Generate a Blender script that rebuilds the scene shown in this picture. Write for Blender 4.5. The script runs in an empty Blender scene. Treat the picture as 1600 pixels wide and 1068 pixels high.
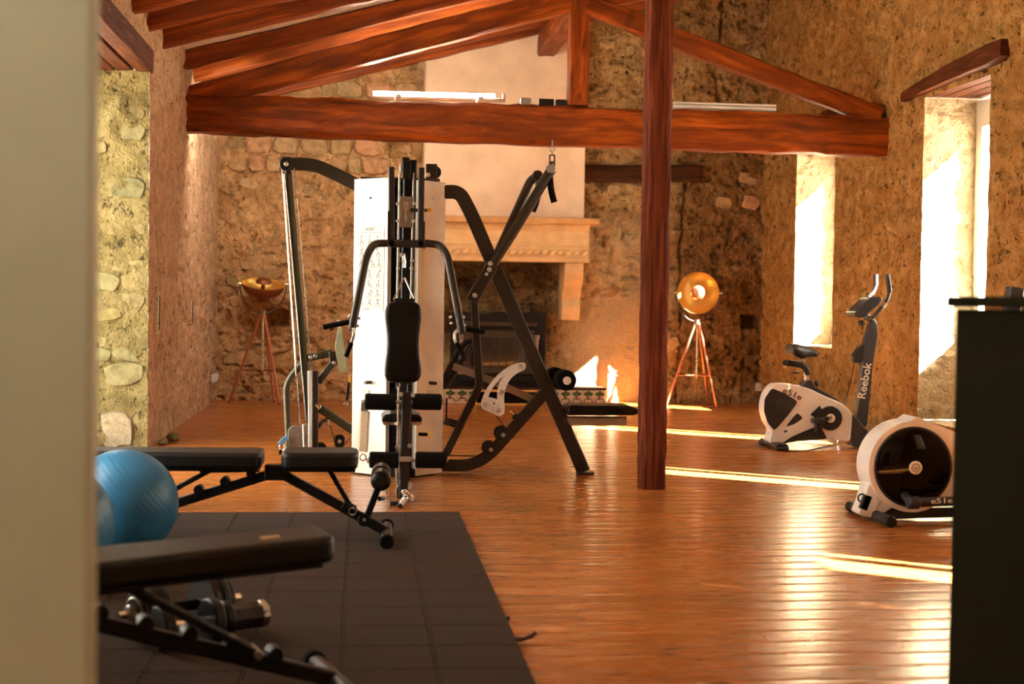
import bpy, bmesh, math, random
import numpy as np
from mathutils import Vector, Matrix

S = bpy.context.scene
COL = S.collection
V = Vector
R = math.radians

# ------------------------------------------------------------------ camera
F = 1600 * 50 / 36
H = 1.2
yaw, pitch, roll = R(6.0), R(-1.70), R(0.8)
fw = V((math.sin(yaw) * math.cos(pitch), math.cos(yaw) * math.cos(pitch), math.sin(pitch)))
r0 = V((math.cos(yaw), -math.sin(yaw), 0))
u0 = r0.cross(fw)
rt = r0 * math.cos(roll) + u0 * math.sin(roll)
up = u0 * math.cos(roll) - r0 * math.sin(roll)
EYE = V((0, 0, H))
cd = bpy.data.cameras.new('camera')
cam = bpy.data.objects.new('camera', cd)
COL.objects.link(cam)
cd.lens = 50
cd.sensor_width = 36
cd.clip_start = 0.05
cd.clip_end = 200
cd.dof.use_dof = True
cd.dof.focus_distance = 9.6
cd.dof.aperture_fstop = 2.8
cam.matrix_world = Matrix(((rt.x, up.x, -fw.x, EYE.x), (rt.y, up.y, -fw.y, EYE.y), (rt.z, up.z, -fw.z, EYE.z), (0, 0, 0, 1)))
S.camera = cam

# ------------------------------------------------------------------ light and exposure
S.view_settings.view_transform = 'Standard'
S.view_settings.look = 'None'
S.view_settings.exposure = 2.1
S.view_settings.gamma = 1.0
S.view_settings.use_curve_mapping = False
S.cycles.use_denoising = True
S.cycles.max_bounces = 10
S.cycles.diffuse_bounces = 6
S.cycles.glossy_bounces = 4
S.cycles.sample_clamp_indirect = 6.0
S.cycles.caustics_reflective = False
S.cycles.caustics_refractive = False

w = bpy.data.worlds.new('sky')
S.world = w
w.use_nodes = True
bg = w.node_tree.nodes['Background']
bg.inputs[0].default_value = (1.0, 0.93, 0.80, 1)
bg.inputs[1].default_value = 2.6

SUN_TAN = 0.69
sd = bpy.data.lights.new('sun', 'SUN')
sd.energy = 72.0
sd.color = (1.0, 0.94, 0.84)
sd.angle = R(0.55)
so = bpy.data.objects.new('sun', sd)
COL.objects.link(so)
so.rotation_euler = V((-0.8, 0.6, -SUN_TAN)).to_track_quat('-Z', 'Y').to_euler()
so.location = (12, -4, 9)

# unseen point light added out of frame to brighten the painted partition
ld = bpy.data.lights.new('partition_fill_light', 'POINT')
ld.energy = 19.0
ld.color = (1.0, 0.96, 0.86)
ld.shadow_soft_size = 0.12
lo_ = bpy.data.objects.new('partition_fill_light', ld)
COL.objects.link(lo_)
lo_.location = (-1.40, 1.10, 2.75)
# added unseen light behind the tie beam's left end, brightening the back-left wall
bd_ = bpy.data.lights.new('back_wall_fill_light', 'AREA')
bd_.shape = 'RECTANGLE'
bd_.size, bd_.size_y = 1.4, 0.05
bd_.energy = 9.0
bd_.color = (1.0, 0.86, 0.66)
bo_ = bpy.data.objects.new('back_wall_fill_light', bd_)
COL.objects.link(bo_)
bo_.location = (-0.75, 13.68, 2.92)
bo_.rotation_euler = V((-0.15, 1, -0.35)).to_track_quat('-Z', 'Y').to_euler()

XL, XR, YN, YF = -1.67, 4.75, -1.2, 16.65
RIGHT_C = [4.1, 7.6, 11.12, 14.70]          # centres of the windows in the right wall
LEFT_W = [(5.5, 7.0), (8.55, 11.36)]   # openings in the left wall


def portal(name, loc, normal, sx, sy):
    d = bpy.data.lights.new(name, 'AREA')
    d.shape = 'RECTANGLE'
    d.size, d.size_y = sx, sy
    d.cycles.is_portal = True
    o = bpy.data.objects.new(name, d)
    COL.objects.link(o)
    o.location = loc
    o.rotation_euler = V(normal).to_track_quat('-Z', 'Y').to_euler()


for c in RIGHT_C:
    portal('window_daylight', (5.34, c + 0.17, 1.84), (-1, 0, 0), 1.0, 1.9)
for a, b in LEFT_W:
    portal('window_daylight', (-2.24, (a + b) / 2, 1.5), (1, 0, 0), b - a, 3.0)


# ------------------------------------------------------------------ pixel helpers: points of the room seen at (px, py) on a known plane
def ray(px, py):
    return fw + rt * ((px - 800) / F) - up * ((py - 534) / F)


def at(px, py, Y):
    d = ray(px, py)
    return EYE + d * (Y / d.y)


def onp(px, py, p0, n):
    d = ray(px, py)
    return EYE + d * ((V(p0) - EYE).dot(n) / d.dot(n))


# ------------------------------------------------------------------ materials
def new_mat(name):
    m = bpy.data.materials.new(name)
    m.use_nodes = True
    nt = m.node_tree
    return m, nt, nt.nodes['Principled BSDF']


def link(nt, a, b):
    nt.links.new(a, b)


def node(nt, t, **kw):
    n = nt.nodes.new(t)
    for k, v in kw.items():
        if k in ('ins',):
            for kk, vv in v.items():
                n.inputs[kk].default_value = vv
        else:
            setattr(n, k, v)
    return n


def ramp(nt, fac, stops):
    r = node(nt, 'ShaderNodeValToRGB')
    el = r.color_ramp.elements
    el[0].position, el[0].color = stops[0][0], (*stops[0][1], 1)
    el[1].position, el[1].color = stops[-1][0], (*stops[-1][1], 1)
    for p, c in stops[1:-1]:
        e = el.new(p)
        e.color = (*c, 1)
    link(nt, fac, r.inputs[0])
    return r.outputs[0]


def mixc(nt, fac, a, b, mode='MIX'):
    n = node(nt, 'ShaderNodeMix', data_type='RGBA', blend_type=mode)
    for sock, v in ((n.inputs[0], fac), (n.inputs[6], a), (n.inputs[7], b)):
        if hasattr(v, 'is_output'):
            link(nt, v, sock)
        elif isinstance(v, (int, float)):
            sock.default_value = v
        else:
            sock.default_value = (*v, 1)
    return n.outputs[2]


def noise(nt, vec, scale, detail=4, rough=0.55, dist=0.0):
    n = node(nt, 'ShaderNodeTexNoise')
    n.inputs['Scale'].default_value = scale
    n.inputs['Detail'].default_value = detail
    n.inputs['Roughness'].default_value = rough
    n.inputs['Distortion'].default_value = dist
    link(nt, vec, n.inputs['Vector'])
    return n.outputs[0]


def bump(nt, height, strength, dist, bsdf):
    b = node(nt, 'ShaderNodeBump')
    b.inputs['Strength'].default_value = strength
    b.inputs['Distance'].default_value = dist
    link(nt, height, b.inputs['Height'])
    link(nt, b.outputs[0], bsdf.inputs['Normal'])


def simple(name, col, rough=0.5, metal=0.0, grain=0.0, coat=0.0, gscale=60, spec=0.5):
    m, nt, b = new_mat(name)
    tc = node(nt, 'ShaderNodeTexCoord')
    b.inputs['Metallic'].default_value = metal
    b.inputs['Coat Weight'].default_value = coat
    b.inputs['Specular IOR Level'].default_value = spec
    n = noise(nt, tc.outputs['Object'], gscale, 3)
    lo = tuple(c * 0.86 for c in col)
    hi = tuple(min(1, c * 1.1) for c in col)
    link(nt, ramp(nt, n, [(0.3, lo), (0.7, hi)]), b.inputs['Base Color'])
    mr = node(nt, 'ShaderNodeMapRange', ins={1: 0.3, 2: 0.7, 3: max(0.02, rough - 0.05), 4: min(1, rough + 0.05)})
    link(nt, n, mr.inputs[0])
    link(nt, mr.outputs[0], b.inputs['Roughness'])
    if grain:
        bump(nt, noise(nt, tc.outputs['Object'], gscale * 6, 2), grain, 0.002, b)
    return m


def wall_mat(name, c_dark, c_mid, c_light, c_patch, soot=False, speck=0.5):
    m, nt, b = new_mat(name)
    tc = node(nt, 'ShaderNodeTexCoord')
    o = tc.outputs['Object']
    big = noise(nt, o, 1.3, 5, 0.6)
    med = noise(nt, o, 7.0, 5, 0.65)
    fine = noise(nt, o, 42.0, 4, 0.6)
    c = ramp(nt, med, [(0.28, c_dark), (0.48, c_mid), (0.68, c_light)])
    pm = ramp(nt, big, [(0.46, (0, 0, 0)), (0.60, (1, 1, 1))])
    c = mixc(nt, mixc(nt, 0.6, (0, 0, 0), pm), c, mixc(nt, 0.55, c, c_patch))
    # straw and earth specks
    mp = node(nt, 'ShaderNodeMapping', ins={'Scale': (20, 20, 13)})
    link(nt, o, mp.inputs[0])
    sp = noise(nt, mp.outputs[0], 1.0, 4, 0.7, 0.8)
    sp2 = noise(nt, mp.outputs[0], 2.1, 3, 0.6, 0.5)
    mxs = node(nt, 'ShaderNodeMath', operation='MAXIMUM')
    link(nt, ramp(nt, sp, [(0.575, (0, 0, 0)), (0.63, (1, 1, 1))]), mxs.inputs[0])
    link(nt, ramp(nt, sp2, [(0.62, (0, 0, 0)), (0.66, (0.8, 0.8, 0.8))]), mxs.inputs[1])
    sm = mxs.outputs[0]
    c = mixc(nt, mixc(nt, speck, (0, 0, 0), sm), c, tuple(x * 0.16 for x in c_dark))
    if soot:
        sx = node(nt, 'ShaderNodeSeparateXYZ')
        link(nt, o, sx.inputs[0])

        def band(src, c0, half, soft):
            s1 = node(nt, 'ShaderNodeMath', operation='SUBTRACT', ins={1: c0})
            link(nt, src, s1.inputs[0])
            s2 = node(nt, 'ShaderNodeMath', operation='ABSOLUTE')
            link(nt, s1.outputs[0], s2.inputs[0])
            mr = node(nt, 'ShaderNodeMapRange', ins={1: half - soft, 2: half + soft, 3: 1.0, 4: 0.0})
            link(nt, s2.outputs[0], mr.inputs[0])
            return mr.outputs[0]
        mu = node(nt, 'ShaderNodeMath', operation='MULTIPLY')
        link(nt, band(sx.outputs[0], 1.55, 0.72, 0.22), mu.inputs[0])
        link(nt, band(sx.outputs[2], 1.25, 0.62, 0.3), mu.inputs[1])
        ms = node(nt, 'ShaderNodeMath', operation='MULTIPLY')
        link(nt, mu.outputs[0], ms.inputs[0])
        link(nt, ramp(nt, noise(nt, o, 3.0, 5, 0.6), [(0.3, (1, 1, 1)), (0.72, (0.35, 0.35, 0.35))]), ms.inputs[1])
        c = mixc(nt, ms.outputs[0], c, (0.018, 0.008, 0.004))
    if soot:
        def blot(c0x, hx_, c0z, hz__, soft):
            n2 = noise(nt, o, 1.7, 5, 0.6)
            wx_ = node(nt, 'ShaderNodeMath', operation='MULTIPLY_ADD', ins={1: 0.9, 2: -0.45})
            link(nt, n2, wx_.inputs[0])
            ax1 = node(nt, 'ShaderNodeMath', operation='ADD')
            link(nt, wx_.outputs[0], ax1.inputs[0])
            link(nt, sx.outputs[0], ax1.inputs[1])
            az1 = node(nt, 'ShaderNodeMath', operation='ADD')
            link(nt, wx_.outputs[0], az1.inputs[0])
            link(nt, sx.outputs[2], az1.inputs[1])
            mm = node(nt, 'ShaderNodeMath', operation='MULTIPLY')
            link(nt, band(ax1.outputs[0], c0x, hx_, soft), mm.inputs[0])
            link(nt, band(az1.outputs[0], c0z, hz__, soft), mm.inputs[1])
            return mm.outputs[0]
        c = mixc(nt, blot(4.2, 0.62, 1.7, 1.5, 0.2), c, mixc(nt, 1.0, c, (0.55, 0.47, 0.40), 'MULTIPLY'))
        c = mixc(nt, blot(2.98, 0.52, 0.95, 1.15, 0.18), c, mixc(nt, 0.65, c, (0.62, 0.50, 0.33)))
        wv = node(nt, 'ShaderNodeMath', operation='MULTIPLY_ADD', ins={1: 2.2, 2: -1.1})
        link(nt, big, wv.inputs[0])
        wa = node(nt, 'ShaderNodeMath', operation='ADD')
        link(nt, wv.outputs[0], wa.inputs[0])
        link(nt, sx.outputs[0], wa.inputs[1])
        wm = node(nt, 'ShaderNodeMapRange', ins={1: 0.4, 2: 1.1, 3: 1.0, 4: 0.0})
        link(nt, wa.outputs[0], wm.inputs[0])
        c = mixc(nt, wm.outputs[0], c, mixc(nt, 1.0, c, (1.45, 1.38, 1.5), 'MULTIPLY'))
    link(nt, c, b.inputs['Base Color'])
    b.inputs['Roughness'].default_value = 0.95
    b.inputs['Specular IOR Level'].default_value = 0.15
    ad = node(nt, 'ShaderNodeMath', operation='ADD')
    link(nt, med, ad.inputs[0])
    link(nt, fine, ad.inputs[1])
    bump(nt, ad.outputs[0], 1.0, 0.035, b)
    return m


def wood_mat(name, dark, mid, light, rough=0.5, along=1.6, across=26.0, streak=0.55, knots=0.0, coat=0.0, bumpy=0.3, var=0.0, spec=0.5):
    m, nt, b = new_mat(name)
    at_ = node(nt, 'ShaderNodeAttribute', attribute_name='grain')
    oi = node(nt, 'ShaderNodeObjectInfo')
    sc = node(nt, 'ShaderNodeVectorMath', operation='MULTIPLY')
    sc.inputs[1].default_value = (along, across, across)
    link(nt, at_.outputs['Vector'], sc.inputs[0])
    off = node(nt, 'ShaderNodeVectorMath', operation='SCALE')
    off.inputs[0].default_value = (113.0, 71.0, 37.0)
    link(nt, oi.outputs['Random'], off.inputs['Scale'])
    ad = node(nt, 'ShaderNodeVectorMath', operation='ADD')
    link(nt, sc.outputs[0], ad.inputs[0])
    link(nt, off.outputs[0], ad.inputs[1])
    g = noise(nt, ad.outputs[0], 1.0, 6, 0.62, 0.6)
    c = ramp(nt, g, [(0.28, dark), (0.5, mid), (0.72, light)])
    sc2 = node(nt, 'ShaderNodeVectorMath', operation='MULTIPLY')
    sc2.inputs[1].default_value = (1.2, 4.0, 4.0)
    link(nt, at_.outputs['Vector'], sc2.inputs[0])
    ad2 = node(nt, 'ShaderNodeVectorMath', operation='ADD')
    link(nt, sc2.outputs[0], ad2.inputs[0])
    link(nt, off.outputs[0], ad2.inputs[1])
    blot = noise(nt, ad2.outputs[0], 1.0, 4, 0.6, 0.3)
    bm = ramp(nt, blot, [(0.35, (1, 1, 1)), (0.62, (0, 0, 0))])
    c = mixc(nt, mixc(nt, streak, (0, 0, 0), bm), c, tuple(x * 0.45 for x in mid))
    if knots:
        vo = node(nt, 'ShaderNodeTexVoronoi')
        vo.inputs['Scale'].default_value = 1.0
        sc3 = node(nt, 'ShaderNodeVectorMath', operation='MULTIPLY')
        sc3.inputs[1].default_value = (3.0, 7.0, 0.0)
        link(nt, at_.outputs['Vector'], sc3.inputs[0])
        ad3 = node(nt, 'ShaderNodeVectorMath', operation='ADD')
        link(nt, sc3.outputs[0], ad3.inputs[0])
        link(nt, off.outputs[0], ad3.inputs[1])
        link(nt, ad3.outputs[0], vo.inputs['Vector'])
        km = ramp(nt, vo.outputs['Distance'], [(0.06, (1, 1, 1)), (0.16, (0, 0, 0))])
        c = mixc(nt, mixc(nt, knots, (0, 0, 0), km), c, tuple(x * 0.2 for x in dark))
    if var:
        rr = ramp(nt, oi.outputs['Random'], [(0.0, (1 - var, 1 - var, 1 - var)), (1.0, (1 + var * 0.6, 1 + var * 0.5, 1 + var * 0.4))])
        c = mixc(nt, 1.0, c, rr, 'MULTIPLY')
    link(nt, c, b.inputs['Base Color'])
    mr = node(nt, 'ShaderNodeMapRange', ins={1: 0.3, 2: 0.7, 3: rough + 0.06, 4: max(0.03, rough - 0.06)})
    link(nt, g, mr.inputs[0])
    link(nt, mr.outputs[0], b.inputs['Roughness'])
    b.inputs['Coat Weight'].default_value = coat
    b.inputs['Coat Roughness'].default_value = 0.12
    b.inputs['Specular IOR Level'].default_value = spec
    bump(nt, g, bumpy, 0.010, b)
    return m


def stone_mat(name, cols, sat=1.0):
    m, nt, b = new_mat(name)
    tc = node(nt, 'ShaderNodeTexCoord')
    oi = node(nt, 'ShaderNodeObjectInfo')
    n = len(cols)
    base = ramp(nt, oi.outputs['Random'], [(i / (n - 1), c) for i, c in enumerate(cols)])
    ge = node(nt, 'ShaderNodeNewGeometry')
    f = noise(nt, ge.outputs['Position'], 12, 5, 0.65)
    c = mixc(nt, 1.0, base, ramp(nt, f, [(0.25, (0.5, 0.47, 0.42)), (0.6, (1.1, 1.1, 1.1))]), 'MULTIPLY')
    link(nt, c, b.inputs['Base Color'])
    b.inputs['Roughness'].default_value = 0.92
    b.inputs['Specular IOR Level'].default_value = 0.15
    bump(nt, noise(nt, ge.outputs['Position'], 55, 4), 0.6, 0.015, b)
    return m


def emit_mat(name, col, strength):
    m, nt, b = new_mat(name)
    b.inputs['Base Color'].default_value = (*col, 1)
    b.inputs['Emission Color'].default_value = (*col, 1)
    b.inputs['Emission Strength'].default_value = strength
    return m


M = {}
M['wall_left'] = wall_mat('rough_render_pink_tan', (0.38, 0.235, 0.13), (0.62, 0.42, 0.26), (0.78, 0.58, 0.40), (0.70, 0.44, 0.27), speck=0.7)
M['wall_back'] = wall_mat('rough_render_tan', (0.27, 0.16, 0.065), (0.48, 0.31, 0.135), (0.62, 0.44, 0.22), (0.26, 0.15, 0.055), soot=True, speck=0.7)
M['wall_right'] = wall_mat('rough_render_ochre', (0.25, 0.13, 0.036), (0.46, 0.265, 0.082), (0.60, 0.385, 0.155), (0.36, 0.18, 0.05), speck=0.85)
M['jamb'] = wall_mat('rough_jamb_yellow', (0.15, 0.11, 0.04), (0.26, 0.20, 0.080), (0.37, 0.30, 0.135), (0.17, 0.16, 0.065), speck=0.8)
M['reveal'] = wall_mat('rough_reveal_pale', (0.42, 0.31, 0.17), (0.62, 0.50, 0.32), (0.76, 0.66, 0.47), (0.60, 0.46, 0.28), speck=0.45)
M['stone'] = stone_mat('rubble_stone', [(0.30, 0.17, 0.09), (0.46, 0.30, 0.15), (0.36, 0.27, 0.16), (0.50, 0.28, 0.17), (0.42, 0.33, 0.20), (0.27, 0.19, 0.10)])
M['stone_back'] = stone_mat('wall_stone', [(0.34, 0.20, 0.10), (0.58, 0.40, 0.21), (0.44, 0.32, 0.17), (0.60, 0.34, 0.19), (0.52, 0.37, 0.19), (0.36, 0.25, 0.12)])
M['stone_jamb'] = stone_mat('jamb_stone', [(0.16, 0.16, 0.08), (0.28, 0.23, 0.11), (0.19, 0.19, 0.095), (0.31, 0.25, 0.12), (0.23, 0.19, 0.08)])
M['beam'] = wood_mat('stained_beam', (0.050, 0.008, 0.001), (0.26, 0.050, 0.004), (0.55, 0.135, 0.013), 0.50, 1.6, 14, 0.8, 0.5, 0.0, 1.0, 0.0, 0.22)
M['rafter'] = wood_mat('stained_rafter', (0.075, 0.012, 0.002), (0.25, 0.048, 0.005), (0.50, 0.125, 0.015), 0.52, 1.0, 22, 0.7, 0.0, 0.0, 0.9, 0.0, 0.25)
M['post'] = wood_mat('hewn_post', (0.040, 0.007, 0.002), (0.13, 0.025, 0.008), (0.26, 0.068, 0.030), 0.7, 2.0, 40, 0.4, 0.0, 0.0, 1.0, 0.0, 0.12)
M['darkwood'] = wood_mat('old_dark_wood', (0.025, 0.009, 0.005), (0.060, 0.021, 0.010), (0.10, 0.030, 0.012), 0.8, 2.0, 25, 0.5, 0.0, 0.0, 0.6, 0.0, 0.1)
M['lintel'] = wood_mat('window_lintel_wood', (0.040, 0.010, 0.003), (0.10, 0.026, 0.007), (0.17, 0.050, 0.015), 0.7, 2.0, 25, 0.5, 0.0, 0.0, 0.6, 0.0, 0.15)
M['plank'] = wood_mat('varnished_pine', (0.26, 0.076, 0.014), (0.43, 0.142, 0.026), (0.51, 0.188, 0.044), 0.27, 1.5, 30, 0.3, 0.9, 0.12, 0.010, 0.10, 0.45)
M['ceiling'] = simple('white_ceiling', (0.78, 0.72, 0.62), 0.9)
M['plaster'] = simple('smooth_plaster', (0.78, 0.60, 0.44), 0.9, gscale=3)
M['mantel'] = simple('cream_stone', (0.74, 0.50, 0.25), 0.75, gscale=8, grain=0.2)
M['mantel_trim'] = simple('tan_stone_edge', (0.60, 0.33, 0.13), 0.7, gscale=8)
M['iron'] = simple('cast_iron', (0.007, 0.005, 0.004), 0.55, 0.0, spec=0.25)
M['iron_light'] = simple('warm_iron', (0.050, 0.032, 0.018), 0.45, 0.3)
M['pewter'] = simple('pale_iron_column', (0.28, 0.22, 0.16), 0.4, 0.4)
M['frame'] = simple('bronze_black_frame', (0.030, 0.021, 0.015), 0.36, 0.3, spec=0.4)
M['frame_olive'] = simple('olive_grey_frame', (0.055, 0.050, 0.026), 0.4, 0.4)
M['black'] = simple('black_plastic', (0.006, 0.005, 0.005), 0.42, spec=0.3)
M['vinyl'] = simple('black_vinyl', (0.003, 0.0025, 0.002), 0.32, gscale=90, spec=0.25)
M['bench_vinyl'] = simple('bench_vinyl', (0.004, 0.003, 0.002), 0.45, grain=0.05, gscale=90, spec=0.35)
M['foam'] = simple('black_foam', (0.004, 0.003, 0.003), 0.85, grain=0.2, gscale=120, spec=0.12)
M['chrome'] = simple('chrome', (0.80, 0.79, 0.76), 0.14, 1.0)
M['steel'] = simple('brushed_steel', (0.45, 0.42, 0.38), 0.3, 1.0)
M['bolt'] = simple('zinc_bolt', (0.62, 0.60, 0.55), 0.3, 0.9)
M['white_metal'] = simple('white_shroud', (0.80, 0.79, 0.74), 0.38, gscale=4)
M['grey_plate'] = simple('grey_guard', (0.20, 0.185, 0.16), 0.45)
M['arc_plate'] = simple('silver_arc_plate', (0.72, 0.71, 0.67), 0.4, 0.0)
M['bronze_plate'] = simple('bronze_name_plate', (0.34, 0.26, 0.19), 0.4, 0.2)
M['footplate'] = simple('green_grey_footplate', (0.30, 0.33, 0.20), 0.5)
M['yellow'] = simple('yellow_plastic', (0.85, 0.55, 0.03), 0.4)
M['fleece'] = simple('cream_fleece', (0.92, 0.84, 0.64), 0.95, grain=1.0, gscale=70)
M['strap_blue'] = simple('blue_strap', (0.12, 0.33, 0.62), 0.6)
M['paper'] = simple('paper', (0.70, 0.69, 0.66), 0.8)
M['ink'] = simple('grey_ink', (0.10, 0.095, 0.09), 0.8)
M['ink_dark'] = simple('dark_ink', (0.05, 0.05, 0.05), 0.7)
M['ink_red'] = simple('red_ink', (0.55, 0.12, 0.10), 0.7)
M['letter'] = simple('pale_lettering', (0.85, 0.80, 0.72), 0.5)
M['ball'] = simple('blue_rubber', (0.030, 0.175, 0.340), 0.38, gscale=8, spec=0.4)
M['mat'] = simple('grey_foam_mat', (0.046, 0.028, 0.018), 0.9, grain=0.4, gscale=45, spec=0.1)
M['bike_white'] = simple('bike_white', (0.80, 0.78, 0.74), 0.32, gscale=5)
M['bike_black'] = simple('bike_black', (0.016, 0.016, 0.018), 0.42)
M['bike_blue'] = simple('bike_slate', (0.040, 0.046, 0.060), 0.35)
M['gloss_black'] = simple('gloss_black', (0.004, 0.003, 0.003), 0.06, spec=0.22, gscale=3)
M['screen'] = simple('grey_display', (0.22, 0.20, 0.18), 0.2)
M['copper'] = simple('copper', (0.62, 0.24, 0.13), 0.32, 0.85)
M['copper_dark'] = simple('copper_shade', (0.28, 0.10, 0.045), 0.38, 0.7)
M['gold'] = simple('gold_leaf', (1.0, 0.66, 0.20), 0.36, 0.9, gscale=3)
M['brass'] = simple('pale_brass', (0.72, 0.66, 0.46), 0.3, 0.7)
M['tile'] = simple('cream_tile', (0.66, 0.50, 0.34), 0.3)
M['tile_green'] = simple('green_glaze', (0.035, 0.085, 0.018), 0.3)
M['tile_brown'] = simple('brown_glaze', (0.18, 0.055, 0.020), 0.3)
M['olive_dark'] = simple('dark_olive_paint', (0.014, 0.013, 0.004), 0.9, gscale=3, spec=0.04)
M['sage'] = simple('sage_paint', (0.39, 0.42, 0.29), 0.6, gscale=2)
M['pvc'] = simple('white_pvc', (0.75, 0.73, 0.68), 0.5)
M['tube'] = emit_mat('lit_tube', (1.0, 0.88, 0.66), 45.0)
M['frame_white'] = simple('painted_window_frame', (0.66, 0.64, 0.54), 0.5)
M['ground'] = simple('pale_gravel', (0.42, 0.36, 0.28), 0.95, gscale=2)

m, nt, b = new_mat('window_glass')
b.inputs['Base Color'].default_value = (1, 1, 1, 1)
b.inputs['Roughness'].default_value = 0.0
tr = node(nt, 'ShaderNodeBsdfTransparent')
gl = node(nt, 'ShaderNodeBsdfGlossy', ins={'Roughness': 0.02})
mx = node(nt, 'ShaderNodeMixShader', ins={0: 0.05})
link(nt, tr.outputs[0], mx.inputs[1])
link(nt, gl.outputs[0], mx.inputs[2])
link(nt, mx.outputs[0], nt.nodes['Material Output'].inputs[0])
M['glass'] = m
m, nt, b = new_mat('stove_glass')
b.inputs['Base Color'].default_value = (0.02, 0.014, 0.009, 1)
b.inputs['Roughness'].default_value = 0.06
b.inputs['Coat Weight'].default_value = 1.0
M['stove_glass'] = m


# ------------------------------------------------------------------ objects
WORLD = {}


def thing(name, label, cat, loc=(0, 0, 0), rotz=0.0, group=None):
    o = bpy.data.objects.new(name, None)
    o.empty_display_size = 0.1
    COL.objects.link(o)
    o.location = loc
    o.rotation_euler = (0, 0, rotz)
    WORLD[o.name] = Matrix.Translation(V(loc)) @ Matrix.Rotation(rotz, 4, 'Z')
    o['label'] = label
    o['category'] = cat
    if group:
        o['group'] = group
    return o


def tag(o, label, cat, group=None):
    o['label'] = label
    o['category'] = cat
    if group:
        o['group'] = group
    return o


def dup(root, loc, rotz, label=None):
    r = root.copy()
    COL.objects.link(r)
    r.location = loc
    r.rotation_euler = (0, 0, rotz)
    if label:
        r['label'] = label
    for ch in list(root.children):
        c = ch.copy()
        COL.objects.link(c)
        c.parent = r
        for g in list(ch.children):
            d = g.copy()
            COL.objects.link(d)
            d.parent = c
    return r


def fillet(pts, rad, n=6):
    pts = [V(p) for p in pts]
    out = [pts[0]]
    for i in range(1, len(pts) - 1):
        a, p, c = pts[i - 1], pts[i], pts[i + 1]
        rr = rad[i] if isinstance(rad, (list, tuple)) else rad
        d1, d2 = (a - p), (c - p)
        t = min(rr, d1.length * 0.49, d2.length * 0.49)
        s, e = p + d1.normalized() * t, p + d2.normalized() * t
        for k in range(n + 1):
            q = k / n
            out.append(s * (1 - q) ** 2 + p * 2 * q * (1 - q) + e * q * q)
    out.append(pts[-1])
    return out


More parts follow.
